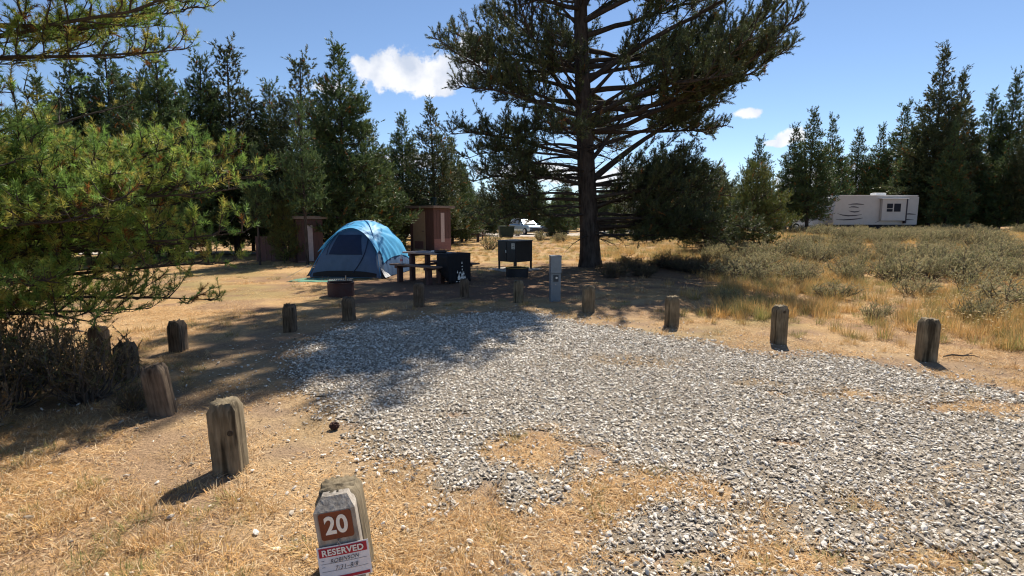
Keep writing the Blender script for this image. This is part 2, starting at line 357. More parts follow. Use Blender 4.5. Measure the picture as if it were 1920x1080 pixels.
def build_grass():
    # litter of short dead grass
    n = 8000; y = 1.2 + 17 * rs.rand(n) ** 1.7; x = (rs.rand(n) * 2 - 1) * (y * 1.05 + 1.2)
    am = gravel_amount(x, y); d = dirt_amount(x, y)
    keep = (rs.rand(n) > np.clip(am * 1.5 - .1, 0, .97)) & (rs.rand(n) > d * .8) & (rs.rand(n) < np.clip(2.4 * fbm(x * 1.5, y * 1.5 + 50, 4) - .5, .15, 1) * (1 - .7 * worn(x, y)) * (1 - .8 * dirt_spots(x, y)))
    x, y = x[keep], y[keep]; n = len(x)
    rot = np.stack([rs.normal(0, .04, n), rs.normal(0, .04, n), rs.rand(n) * 6.28], 1)
    ms = [blades(30 + k, 260, .24, .022, .075, (1.28, .24), .003, STRAW, .3) for k in range(4)]
    scatter('dry_grass_litter', np.stack([x, y, terrain_h(x, y) + .004], 1), rot, rs.uniform(.7, 1.25, n), rs.randint(0, 4, n), ms, M_blade, 'short dead straw coloured grass lying on the ground')
    # small tufts
    n = 5200; y = 1.6 + 20 * rs.rand(n) ** 1.5; x = (rs.rand(n) * 2 - 1) * (y * 1.05 + 1)
    am = gravel_amount(x, y); d = dirt_amount(x, y); cl = fbm(x * 1.1 + 20, y * 1.1 + 20, 3)
    keep = (rs.rand(n) > am * 1.2) & (rs.rand(n) > d) & (cl > .55) & (rs.rand(n) > worn(x, y)) & ~((np.abs(x + .75) < .16) & (y < 2.3)); x, y = x[keep], y[keep]; n = len(x)
    ms = [blades(50 + k, 55, .06, .03, .10, (.8, .3), .003, STRAW if k < 2 else (GOLD if k == 2 else OLIVE), .5, core=1) for k in range(4)]
    rot = np.stack([0 * x, 0 * x, rs.rand(n) * 6.28], 1); far = np.clip((y - 4) / 8, 0, 1)
    scatter('grass_tufts', np.stack([x, y, terrain_h(x, y)], 1), rot, rs.uniform(.6, 1.2, n) * (1 + .5 * far), rs.randint(0, 4, n), ms, M_blade, 'low bristly tufts of dry grass')
    # tall golden grass of the field on the right and thin stands elsewhere
    n = 21000; y = 4 + 46 * rs.rand(n) ** 1.25; x = (rs.rand(n) * 1.5 - .35) * (y * 1.0 + 1)
    edge = 2.2 + 1.4 * (fbm(x * .7, y * .7 + 33, 3) - .5)
    field = sstep(.5, 1.8, -pad_sd(x, y)) * sstep(2.6, 4.2, x - np.clip((y - 9) * .18, 0, 6) + (fbm(x * .8, y * .8, 3) - .5) * 2) * sstep(6.4, 8.2, y + .38 * (x - 3.4))
    back = .35 * sstep(17, 22, y) + .06
    keep = rs.rand(n) < np.maximum(field * np.clip(2.6 * fbm(x * .75 + 5, y * .75, 3) - .75, .06, 1), back * (y > 16)) * (1 - .97 * np.clip(gravel_amount(x, y) * 2 + dirt_amount(x, y), 0, 1))
    x, y = x[keep], y[keep]; n = len(x)
    ms = [blades(70 + k, 70, .13, .10, .38, (.42, .28), .0055, GOLD if k < 3 else OLIVE, .6, core=1) for k in range(5)]
    rot = np.stack([0 * x, 0 * x, rs.rand(n) * 6.28], 1); hs = np.clip(.35 + .75 * sstep(.3, 2.6, -pad_sd(x, y)), .3, 1.1) * rs.uniform(.45, .95, n)
    hs = np.where((x < 3) & (y > 14), hs * .55, hs); wd = hs * (1 + .04 * np.clip(y - 8, 0, 30))
    scatter('tall_grass', np.stack([x, y, terrain_h(x, y)], 1), rot, np.stack([wd, wd, hs], 1), rs.randint(0, 5, n), ms, M_blade, 'golden knee high grass of the field on the right')
build_grass()

# ------------------------------------------------------------------ pines
def unit(v): return v / np.maximum(np.linalg.norm(v, axis=-1, keepdims=True), 1e-9)
def tubes(P, Rr, k):                                     # P (B,N,3), Rr (B,N)
    B, n, _ = P.shape; T = np.empty_like(P); T[:, 1:-1] = P[:, 2:] - P[:, :-2]; T[:, 0] = P[:, 1] - P[:, 0]; T[:, -1] = P[:, -1] - P[:, -2]; T = unit(T)
    ref = np.where(np.abs(T[..., 2:3]) > .9, np.array((1., 0, 0)), np.array((0, 0, 1.))); U = unit(np.cross(T, ref)); W = np.cross(T, U)
    a = np.arange(k) * 2 * math.pi / k
    V = P[:, :, None] + (U[:, :, None] * np.cos(a)[:, None] + W[:, :, None] * np.sin(a)[:, None]) * Rr[:, :, None, None]
    id_ = np.arange(B * n * k).reshape(B, n, k); a0 = id_[:, :-1]; b0 = id_[:, 1:]
    F = np.stack([a0, np.roll(a0, -1, 2), np.roll(b0, -1, 2), b0], -1).reshape(-1, 4)
    return V.reshape(-1, 3), F
def needles(r, P, D, Ln, n, nl, w, C, spread=.75):
    S = len(P); t = r.rand(S, n) ** .85; ph = r.rand(S, n) * 6.283; al = spread * (1.15 - .6 * t) * r.uniform(.7, 1.25, (S, n))
    ref = np.where(np.abs(D[:, 2:3]) > .9, np.array((1., 0, 0)), np.array((0, 0, 1.))); U = unit(np.cross(D, ref)); W = np.cross(D, U)
    rad = U[:, None] * np.cos(ph)[..., None] + W[:, None] * np.sin(ph)[..., None]
    d = D[:, None] * np.cos(al)[..., None] + rad * np.sin(al)[..., None]
    b = P[:, None] + D[:, None] * (Ln[:, None] * t)[..., None]
    tip = b + d * (nl * r.uniform(.75, 1.15, (S, n)))[..., None]
    sdv = unit(np.cross(d, r.normal(0, 1, (S, n, 3)))) * w / 2
    V = np.stack([b - sdv, b + sdv, tip], 2).reshape(-1, 3); F = np.arange(len(V)).reshape(-1, 3)
    c = np.repeat(C[:, None] * r.uniform(.8, 1.2, (S, n, 1)), 3, 1).reshape(-1, 3) if False else np.repeat((C[:, None] * r.uniform(.8, 1.2, (S, n, 1))).reshape(-1, 3), 3, 0)
    return V, F, c
class Pine:
    def __init__(s, seed, sec_gap, shoot_gap, shoot_len, n_need, need_len, need_w, greens, dead=.02, sec_k=.42, spread=.75):
        s.r = np.random.RandomState(seed); s.sg = sec_gap; s.hg = shoot_gap; s.sl = shoot_len; s.nn = n_need; s.nl = need_len; s.nw = need_w; s.gr = np.array(greens); s.dead = dead; s.sk = sec_k; s.sp = spread
        s.l1 = []; s.l1r = []; s.l2 = []; s.l2r = []; s.tw = []; s.twr = []; s.SP = []; s.SD = []; s.SL = []; s.SC = []
    def limb(s, p0, az, el0, el1, L, rad, bare=.25, density=1.0, wander=.3, dead=None, leafy=True):
        r = s.r; N = 10; t = np.linspace(0, 1, N); el = el0 + (el1 - el0) * t ** 1.4 + r.normal(0, .05, N); a = az + np.cumsum(r.normal(0, wander / 3, N))
        st = np.stack([np.cos(el) * np.cos(a), np.cos(el) * np.sin(a), np.sin(el)], 1) * (L / (N - 1)); P = np.array(p0) + np.concatenate([[np.zeros(3)], np.cumsum(st[1:], 0)])
        s.l1.append(P); s.l1r.append(rad * (1 - .86 * t))
        kk = min(1., .42 + .65 * L / (s.sl * 4)); M = max(2, int(L * (1 - bare) / s.sg * density)); q = bare + (1 - bare) * (np.arange(M) + r.rand(M)) / M; q = np.clip(q, 0, .985); f = q * (N - 1); i = np.minimum(f.astype(int), N - 2); fr = (f - i)[:, None]
        B = P[i] * (1 - fr) + P[i + 1] * fr; T = unit(P[i + 1] - P[i]); side = unit(np.cross(T, np.array((0, 0, 1.)))); sg = np.where(np.arange(M) % 2 == 0, 1., -1.)[:, None]
        an = r.uniform(.55, 1.15, (M, 1)); d = unit(T * np.cos(an) + side * sg * np.sin(an) + np.array((0, 0, 1.)) * r.normal(.05, .28, (M, 1)))
        l2 = (s.sk * L * (1 - q) * r.uniform(.6, 1.15, M) + s.sl * kk * kk * r.uniform(.7, 1.6, M)); n2 = 5; t2 = np.linspace(0, 1, n2)
        up = r.uniform(.1, .45, (M, 1, 1)) * np.array((0, 0, 1.))
        P2 = B[:, None] + d[:, None] * (l2[:, None] * t2)[..., None] + up * (l2[:, None] * t2 ** 2)[..., None] + r.normal(0, .02, (M, n2, 3)) * l2[:, None, None] * (t2 > 0)[:, None]
        s.l2.append(P2); s.l2r.append(np.clip(rad * .28, .004, .03) * (1 - .7 * t2)[None] * np.ones((M, 1)))
        if not leafy: return
        # shoots
        c = np.maximum(2, (l2 / s.hg * density).astype(int)); J = np.repeat(np.arange(M), c); K = len(J); q2 = 1 - .78 * r.rand(K) ** 1.1; q2[np.unique(J, return_index=True)[1]] = 1.
        f = np.clip(q2 * (n2 - 1), 0, n2 - 1.001); i = f.astype(int); fr = (f - i)[:, None]; B = P2[J, i] * (1 - fr) + P2[J, i + 1] * fr; T = unit(P2[J, i + 1] - P2[J, i])
        D = unit(T * r.uniform(.35, 1, (K, 1)) + r.normal(0, .5, (K, 3)) + np.array((0, 0, 1.)) * r.uniform(.15, .95, (K, 1)))
        Ls = s.sl * kk * r.uniform(.6, 1.35, K); off = r.uniform(0, .6, K) * s.sl * kk; S0 = B + D * off[:, None]
        s.tw.append(np.stack([B, S0, S0 + D * (Ls * .85)[:, None]], 1)); s.twr.append(np.tile([.006, .0045, .002], (K, 1)) * (.6 + s.sl * 2))
        g = s.gr[r.randint(0, len(s.gr), K)] * r.uniform(.75, 1.25, (K, 1)); dd = s.dead if dead is None else dead; kd = r.rand(K) < dd; g[kd] = np.array((.30, .13, .035)) * r.uniform(.6, 1.2, (kd.sum(), 1))
        s.SP.append(S0); s.SD.append(D); s.SL.append(Ls); s.SC.append(g)
    def meshes(s, name, trunk, rad, k=12, twigs=True, extra=()):
        r = s.r; tr = np.asarray(trunk, float); rr = np.asarray(rad, float)
        V, F = tubes(tr[None], rr[None], k)
        ang = np.tile(np.arange(k), len(tr)); V = V + r.normal(0, .015, V.shape) * np.repeat(rr, k)[:, None] * 2
        tm = np_mesh(name + '_trunk', V, F, smooth=True)
        A = [tubes(np.array(s.l1), np.array(s.l1r), 6), tubes(np.concatenate(s.l2)[:, ::1 if twigs else 2], np.concatenate(s.l2r)[:, ::1 if twigs else 2], 4 if twigs else 3)]
        if s.tw and twigs: A.append(tubes(np.concatenate(s.tw)[:, ::2], np.concatenate(s.twr)[:, ::2], 3))
        for x in extra: A += [tubes(np.array(x.l1), np.array(x.l1r), 6), tubes(np.concatenate(x.l2)[:, ::2], np.concatenate(x.l2r)[:, ::2], 3)]
        o = 0; Vs = []; Fs = []
        for v, f in A: Vs.append(v); Fs.append(f + o); o += len(v)
        lm = np_mesh(name + '_limbs', np.concatenate(Vs), np.concatenate(Fs), smooth=True)
        V, F, c = needles(r, np.concatenate(s.SP), np.concatenate(s.SD), np.concatenate(s.SL), s.nn, s.nl, s.nw, np.concatenate(s.SC), s.sp)
        for x in extra:
            v2, f2, c2 = needles(x.r, np.concatenate(x.SP), np.concatenate(x.SD), np.concatenate(x.SL), x.nn, x.nl, x.nw, np.concatenate(x.SC)); F = np.concatenate([F, f2 + len(V)]); V = np.concatenate([V, v2]); c = np.concatenate([c, c2])
        cm = np_mesh(name + '_needles', V, F, c)
        print(name, 'shoots', sum(map(len, s.SP)), 'tris', len(F), 'limb faces', len(lm.polygons))
        return tm, lm, cm
def plant(name, meshes, loc, label, group=None, rz=0, scale=1.0, cat='tree', needle=None):
    e = empty(name, loc, rz); e.scale = (scale,) * 3 if not isinstance(scale, tuple) else scale
    for nm, me, m in zip(('trunk', 'branches', 'crown'), meshes, (M_bark, M_twig, needle or M_needle)): link(nm, me, m, e)
    return tag(e, label, cat, group)
GREEN = [(.095, .145, .05), (.08, .13, .05), (.12, .155, .048), (.09, .135, .06)]
LITGREEN = [(.28, .40, .08), (.23, .38, .085), (.36, .42, .09), (.19, .30, .075), (.47, .42, .10)]
DARKG = [(.075, .098, .042), (.085, .11, .044), (.07, .092, .046), (.11, .12, .044)]

# the big pine beside the utility box
TX, TY = 2.66, 18.0
def hero_tree():
    p = Pine(5, .19, .046, .21, 30, .082, .0165, DARKG, .012, .46, .95); r = p.r; H = 17.6; hi = Pine(6, .27, .075, .34, 16, .16, .065, DARKG, .01, .4, .95)
    zt = np.array([-.3, 0, .25, .7, 1.6, 3, 5, 7, 9, 11.5, 14, 16.4, 17.6]); rt = np.array([.46, .42, .37, .335, .31, .29, .265, .235, .20, .15, .09, .045, .01])
    lean = lambda z: (-.05 * np.clip(z, 0, 8) - .01 * z, .01 * z)
    tr = np.stack([lean(zt)[0], lean(zt)[1], zt], 1)
    def rad_at(z): return np.interp(z, zt, rt)
    def start(z): return (lean(z)[0], lean(z)[1], z)
    def reach(z, az):                                    # crown radius: wide lobe to the right at 5-7 m
        base = np.interp(z, [2.2, 3.2, 4.5, 6, 8, 10, 12.2, 14.4, 16.4, 17.6], [3.4, 4.2, 4.8, 4.7, 3.9, 3.2, 2.7, 2.1, 1.3, .4])
        rt_ = max(0, math.cos(az)) ; return base * (1 + (.34 if 4.2 < z < 9.5 else .08) * rt_ * rt_ - (.0 if z > 4 else .25) * max(0, -math.cos(az)))
    z = 2.9; a = .3
    while z < 17.3:
        nb = 4 if z < 9 else 3
        for k in range(nb):
            az = a + k * 6.283 / nb + r.normal(0, .45); zz = z + r.uniform(-.3, .3); L = reach(zz, az) * r.uniform(.5, 1.12)
            e0 = np.interp(zz, [2, 5, 9, 14, 17], [.05, .25, .35, .55, .9]) + r.normal(0, .25); e1 = e0 + r.uniform(-.35, .45)
            if zz < 4.2 and math.cos(az) < -.2: e0 = .1; e1 = -.35
            if zz < 9 and math.sin(az) < -.8: L *= .55           # little grows straight towards the pad, the trunk shows high up
            if zz < 4.2 and math.sin(az) < -.5: continue
            (p if zz < 9.3 else hi).limb(start(zz), az, e0, e1, L, min(.11, .014 + .016 * L), r.uniform(.28, .5) if zz < 9 else .2, r.uniform(.75, 1.5), .5)
        z += np.interp(z, [2, 8, 14, 17], [.44, .42, .42, .3]); a += 1.3
    # the limbs that the eye picks out
    p.limb(start(2.75), .10, .70, .30, 5.6, .13, .5, 1.2, .35)           # thick diagonal limb to the upper right
    p.limb(start(3.3), .35, .95, .7, 3.6, .09, .4, 1.1, .4)
    for zz, az, e0, e1, L in [(4.8, .02, .06, .55, 6.9), (5.2, -.10, .04, .6, 6.9), (4.4, .2, .12, .4, 6.1), (5.7, .05, .04, .75, 6.9), (6.5, .1, .12, .6, 5.6), (4.6, -.3, .1, .45, 5.8), (5.4, .3, .08, .5, 6.0)]: p.limb(start(zz), az, e0, e1, L, .1, .42, 1.35, .45)
    for zz, az, e0, e1, L in [(1.75, -.06, .12, -.40, 5.9), (2.1, .22, .16, -.2, 5.6), (1.45, .1, .05, -.3, 4.8), (2.3, -.22, .15, -.12, 5.2), (1.9, .5, .2, .0, 4.4)]: p.limb(start(zz), az, e0, e1, L, .07, .3, 1.15, .5)
    for zz, az, e0, e1, L in [(2.2, 3.0, .12, -.45, 4.2), (2.7, 3.4, .2, -.25, 4.4), (3.6, 3.5, .3, -.1, 4.8), (4.4, 3.6, .35, .05, 5.0), (4.9, 3.45, .3, .2, 5.3), (5.7, 3.3, .25, .35, 5.1), (6.3, 3.15, .2, .4, 4.6)]: p.limb(start(zz), az, e0, e1, L, .075, .38, 1.15, .5)
    # low drooping boughs that hide the far ground on both sides
    for zz, az, e0, e1, L in [(1.6, -.3, .15, -.45, 4.6), (2.5, .0, .12, -.3, 5.2), (2.7, .3, .2, -.15, 4.8), (1.2, .3, .1, -.3, 3.6), (2.9, -.4, .2, -.1, 4.2), (2.2, -.1, .3, -.2, 3.2), (1.9, .1, .35, .0, 2.6), (1.3, -.05, .12, -.22, 5.2), (1.0, .2, .1, -.16, 4.6), (1.55, -.2, .15, -.3, 5.4)]: p.limb(start(zz), az, e0, e1, L, .06, .22, 1.25, .5)
    for zz, az, e0, e1, L in [(2.0, 2.9, .1, -.4, 3.6), (2.4, 3.3, .15, -.45, 4.2), (2.9, 2.8, .2, -.35, 4.0), (3.2, 3.55, .2, -.35, 4.4), (1.7, 3.2, .1, -.3, 2.8), (3.5, 3.0, .25, -.3, 4.4)]: p.limb(start(zz), az, e0, e1, L, .055, .35, 1.15, .5)
    for k in range(44):                                  # dead snags low on the trunk
        zz = r.uniform(1.0, 4.6); p.limb(start(zz), r.rand() * 6.28, r.uniform(-.2, .35), r.uniform(-.8, .2), r.uniform(.8, 2.4), .028, .25, .8, .3, leafy=False)
    me = p.meshes('hero', tr, rt, 18, True, (hi,))
    plant('pine_tree', me, (TX, TY, gz(TX, TY)), 'largest pine, with a thick dark trunk and wide crown, beside the grey utility box', cat='tree')
hero_tree()

# the pine whose boughs fill the left edge; its trunk stands outside the frame
LX, LY = -5.65, 4.9
def left_tree():
    p = Pine(9, .10, .040, .115, 42, .050, .0062, LITGREEN, .03, .36, 1.08); r = p.r
    zt = np.array([-.2, 0, .5, 1.5, 3, 4.5, 6, 7.5, 8.6]); rt = np.array([.24, .21, .18, .165, .145, .12, .085, .045, .01]); tr = np.stack([0 * zt, 0 * zt, zt], 1)
    st = lambda z: (0, 0, z)
    zf = lambda z: 1.6 + (z - 1.6) * .82 + .04; q = .80
    for z, az, e0, e1, L in [(.55, -.10, .10, -.12, 3.0), (.7, .16, .12, .0, 3.5), (.85, -.36, .10, -.05, 2.6), (1.0, .02, .12, .10, 3.7), (1.15, .36, .1, .1, 3.4), (1.3, -.2, .12, .1, 3.2), (1.45, .12, .10, .2, 3.8),
                            (1.5, .55, .1, .2, 3.1), (1.62, -.42, .15, .2, 2.5), (1.7, -.02, .12, .22, 3.5), (1.8, .28, .08, .2, 3.6), (1.95, -.65, .15, .25, 2.3), (2.0, .1, .02, .25, 3.0), (.9, .62, .1, .0, 3.0), (.5, .42, .12, -.06, 3.1),
                            (1.25, .85, .1, .1, 2.6), (.75, -.75, .1, -.1, 2.0), (2.15, .7, .1, .3, 2.4), (.42, .02, .06, -.05, 2.3), (.4, .25, .06, .0, 2.6), (1.55, .2, -.02, .12, 3.3), (1.1, .2, .0, .1, 3.2), (1.2, -.55, .1, .1, 2.7), (1.5, -.8, .12, .15, 2.5), (1.0, -.95, .1, .0, 2.3), (1.7, -1.1, .15, .2, 2.3), (1.3, -.22, .08, .05, 3.0), (1.55, -.3, .08, .08, 2.9), (1.45, -.4, .08, .05, 2.8), (1.75, .08, .1, .1, 3.6), (1.2, -.42, .06, .02, 2.7), (1.6, .18, .06, .1, 3.7)]:
        if az > .18: L *= .86 if az < .38 else .62
        p.limb(st(zf(z)), az, e0, e1, L * q * 1.08, .03, .14, 1.0)
    # high boughs over the upper left corner
    for z, az, e0, e1, L in [(3.45, .10, .02, .25, 3.3), (3.6, -.05, .05, .2, 2.9), (3.3, .3, .0, .2, 2.7), (3.8, .05, .1, .3, 3.2), (3.9, .35, .12, .3, 3.0), (4.1, -.3, .15, .3, 2.6),
                            (4.3, .15, .15, .35, 2.9), (4.5, -.1, .2, .4, 2.7), (3.4, -.45, .1, .2, 2.2)]:
        p.limb(st(zf(z)), az, e0, e1, L * q * 1.2, .03, .2, 1.0, dead=.08)
    z = .8; a = 1.6                                       # the rest of the crown, away from the view
    while z < 8.3:
        for k in range(3):
            az = a + k * 1.55 + r.normal(0, .2)
            if math.cos(az) > .55 and z < 4.6: continue
            p.limb(st(z), az, .15 + .06 * z, .4 + .06 * z, np.interp(z, [0, 2, 5, 8.4], [2.0, 2.4, 1.9, .4]) * r.uniform(.8, 1.1), .03, .2, .42)
        z += .45; a += .9
    me = p.meshes('left', tr, rt, 12)
    plant('pine_tree', me, (LX, LY, gz(LX, LY)), 'near pine whose lit yellow-green boughs fill the left edge, orange dead needles among them', cat='tree', needle=M_needle_near)
left_tree()

# pines of the background, built as a few kinds and copied
def bg_pine(seed, H, Rm, base, gap, sl, nn, nl, nw, greens, sec, hg, thin=1.0, dead=.02, pw=1.0):
    p = Pine(seed, sec, hg, sl, nn, nl, nw, greens, dead, .36); r = p.r; zt = np.linspace(0, 1, 9) * H; zt[0] = -.3; rt = .022 * H * (1 - np.linspace(0, 1, 9)) ** .9 * .55 + .012
    bend = r.normal(0, .05, 2); tr = np.stack([bend[0] * (zt / H) ** 2 * H * .3, bend[1] * (zt / H) ** 2 * H * .3, zt], 1); z = base; a = r.rand() * 6
    while z < H * .985:
        t = (z - base) / (H - base); nb = 5 if t < .75 else 4
        for k in range(nb):
            az = a + k * 6.283 / nb + r.normal(0, .25); L = Rm * (1 - t) ** pw * (.62 + .38 * min(1, t / .14)) * r.uniform(.6, 1.25) + .07
            e0 = np.interp(t, [0, .3, .7, 1], [-.05, .12, .42, .85]) + r.normal(0, .1); p.limb((np.interp(z, zt, tr[:, 0]), np.interp(z, zt, tr[:, 1]), z), az, e0, e0 + r.uniform(.15, .5), L, .012 + .012 * L, .22 if t < .3 else .12, thin * r.uniform(.8, 1.25))
        z += gap * (.75 + .5 * r.rand()) * (1 if t < .8 else .75); a += 1.0
    top = tr[-1]; p.limb((top[0], top[1], H * .9), 0, 1.5, 1.55, H * .1, .012, .3, 1.0)
    return p.meshes('bg%d' % seed, tr, rt, 8, False), H
SMALL = [bg_pine(21, 8.8, 2.4, .5, .30, .27, 13, .13, .037, GREEN, .15, .06), bg_pine(22, 9.2, 2.2, .7, .30, .27, 13, .13, .037, GREEN, .15, .06, 1, .03, .9), bg_pine(23, 8.4, 2.7, .4, .31, .28, 13, .13, .037, GREEN, .15, .06, 1, .03, 1.05),
         bg_pine(24, 9.0, 2.2, 1.3, .32, .26, 13, .13, .037, DARKG, .15, .06, .8, .02, .9), bg_pine(25, 9.0, 1.7, 2.9, .34, .27, 13, .13, .037, GREEN, .16, .065, .9, .02, .9)]
BIG = [bg_pine(31, 17, 3.5, 1.6, .48, .42, 12, .22, .064, DARKG, .23, .095), bg_pine(32, 16, 3.0, 1.8, .48, .42, 12, .22, .064, GREEN, .23, .095, .9, .03, .85), bg_pine(33, 15, 3.3, .8, .5, .42, 12, .22, .064, GREEN, .23, .095, 1, .05, 1.0)]
BUSHY = [bg_pine(41, 4.2, 2.1, .3, .22, .22, 14, .10, .022, [(.15, .175, .04), (.125, .155, .045), (.17, .17, .045)], .14, .065, 1, .04, .6)]
KINDS_ = {'s': SMALL, 'b': BIG, 'y': BUSHY}
def pine_at(px, top, Y, kind, i, label, group, w=1.0):
    p = at(px, top, Y); me, H = KINDS_[kind][i]; z0 = gz(p.x, p.y); s = (p.z - z0) / H
    plant('pine_tree', me, (p.x, p.y, z0), label, group, rz=(px * 7.3 + Y) % 6.28, scale=(s * w * 1.12, s * w * 1.12, s))
LG = 'pines behind the tent'; CG = 'pines behind the largest pine'; RG = 'pines beyond the sagebrush field'
for a in [(62, 150, 19, 's', 2, 'dark pine at the left edge behind the near yellow-green boughs', LG, 1.0),
          (128, 118, 22, 's', 0, 'pine just left of the one topped under the corner boughs', LG, 1.0),
          (197, 78, 23, 's', 1, 'pine whose top stands just under the overhanging corner boughs', LG, 1.0),
          (236, 165, 20, 's', 2, 'shorter pine filling the gap left of the leftmost sharp spire', LG, 1.0),
          (288, 72, 22, 's', 0, 'tall sharp pine spire, leftmost standing clear against blue sky', LG, .95),
          (330, 215, 26, 's', 3, 'low pine between the two leftmost clear spires', LG, 1.1),
          (366, 107, 24, 's', 1, 'slender pine between two taller spires left of the tent', LG, .9),
          (421, 91, 25, 's', 3, 'tall pine with open top, third clear spire from left', LG, 1.1),
          (460, 215, 27, 's', 2, 'pine in shade behind the tall open topped spire', LG, 1.0),
          (499, 160, 26, 's', 1, 'small spired pine left of the thin topped pair near the tent', LG, .9),
          (474, 270, 18.5, 's', 4, 'pine whose dark trunk base shows left of the small outhouse', LG, .7),
          (556, 115, 25, 's', 3, 'open topped pine left of the one beside the cloud', LG, 1.1),
          (528, 385, 19.5, 'y', 0, 'bushy low pine half covering the board screen left of the small outhouse', LG, .55),
          (562, 190, 19.0, 's', 4, 'pine whose bare trunk stands in front of the small outhouse', LG, .75),
          (634, 92, 22.5, 's', 0, 'tall bushy pine beside the white cloud, directly behind the tent', LG, 1.05),
          (610, 210, 28, 's', 3, 'pine half hidden behind the one beside the cloud', LG, 1.0),
          (694, 238, 24.5, 's', 2, 'shorter pine right of the cloud pine, above the tent', LG, 1.0),
          (752, 220, 31, 's', 1, 'slim spired pine behind the outhouse with tan door', LG, .95),
          (716, 300, 29, 's', 2, 'low pine behind the right side of the tent', LG, 1.1),
          (812, 200, 29, 's', 3, 'tall open pine right behind the outhouse roof', LG, 1.1),
          (846, 262, 34, 's', 2, 'pine right of the outhouse, dark trunk by rail fence', CG, 1.0),
          (872, 318, 38, 's', 0, 'dark pine above the far picnic table', CG, 1.0),
          (905, 345, 52, 's', 2, 'distant pine between far picnic table and silver car', CG, 1.3),
          (948, 330, 66, 's', 1, 'distant pine above the silver car', CG, 1.3),
          (1003, 335, 70, 's', 2, 'distant pine above the dark parked car', CG, 1.4),
          (1060, 340, 62, 's', 0, 'distant pine just left of the thick trunk', CG, 1.4),
          (1135, 345, 58, 's', 2, 'distant pine just right of the thick trunk', CG, 1.3),
          (1190, 340, 60, 's', 3, 'distant pine seen under the thick diagonal limb', CG, 1.3),
          (1243, 272, 42, 's', 0, 'pine spire seen below the thick diagonal limb', CG, .9),
          (1300, 300, 46, 's', 1, 'thin pine right of the spire below the diagonal limb', CG, 1.0),
          (1352, 318, 40, 's', 2, 'pine between the big pine and the lone blue-sky spire', CG, 1.0),
          (1425, 262, 46, 's', 0, 'lone small spire right of the largest pine', CG, .9),
          (1330, 335, 25, 'y', 0, 'bushy young pine behind the low right boughs of the largest pine', CG, 1.0),
          (1420, 318, 23.5, 'y', 0, 'bushy lit young pine at the right end of the low boughs', CG, .85),
          (1046, 362, 44, 's', 2, 'pine standing before the dark car, left of the thick trunk', CG, 1.1),
          (1158, 372, 40, 's', 0, 'low pine seen between trunk and low right boughs', CG, 1.2),
          (1215, 360, 34, 's', 2, 'pine behind the low right boughs, under the diagonal limb', CG, 1.0),
          (1275, 352, 38, 's', 3, 'dark pine behind the middle of the low right boughs', CG, 1.2),
          (1494, 240, 42, 'b', 1, 'slim pine left of the trailer, leftmost of its pair', RG, 1.0),
          (1527, 212, 40, 'b', 1, 'slim pine overlapping the left end of the trailer', RG, 1.1),
          (1568, 222, 50, 'b', 2, 'pine standing behind the left end of the trailer', RG, .85),
          (1612, 248, 60, 'b', 1, 'distant pine above the left half of the trailer', RG, 1.1),
          (1650, 240, 58, 'b', 2, 'distant pine above the roof unit of the trailer', RG, .9),
          (1694, 200, 56, 'b', 2, 'rust tinged pine behind the right end of the trailer', RG, 1.0),
          (1722, 236, 50, 'b', 2, 'bushy pine right of the trailer under the tallest pine', RG, 1.0),
          (1771, 97, 49, 'b', 0, 'tallest broad pine of the right hand grove', RG, 1.0),
          (1808, 142, 52, 'b', 0, 'pine close against the right side of the tallest right grove pine', RG, .95),
          (1792, 235, 46, 'b', 2, 'lower pine in front of the tallest right grove pine', RG, .9),
          (1838, 262, 50, 'b', 2, 'short pine in the dip right of the tallest grove pine', RG, 1.0),
          (1868, 178, 54, 'b', 1, 'open pine left of the bare topped one at the right edge', RG, 1.0),
          (1905, 142, 52, 'b', 1, 'thin bare topped pine at the right edge', RG, .8),
          (1888, 268, 47, 'b', 2, 'dense low pine near the right edge', RG, 1.0),
          (1930, 230, 46, 'b', 0, 'pine cut by the right edge of the picture', RG, .9)]: pine_at(*a)
# far wood that reads as one mass behind everything
def far_wood():
    n = 420; a = rs.uniform(-1.05, 1.05, n); d = rs.uniform(75, 190, n); x = d * np.sin(a); y = d * np.cos(a); keep = ~((np.abs(x / y) < .06) & (d < 90)); x, y, d = x[keep], y[keep], d[keep]; n = len(x)
    ms = []
    for me, H in SMALL[:3]:
        t, l, c = me; V0 = np.empty(len(c.vertices) * 3, np.float32); c.vertices.foreach_get('co', V0); ms.append(c)
    sc = rs.uniform(.55, .95, n) * (d / 110) ** .5
    scatter('far_pine_wood', np.stack([x, y, terrain_h(x, y) - .6], 1), np.stack([0 * x, 0 * x, rs.rand(n) * 6.28], 1), np.stack([sc * 1.5, sc * 1.5, sc], 1), rs.randint(0, 3, n), ms, M_needle, 'distant pine wood closing off the camp ground')
far_wood()

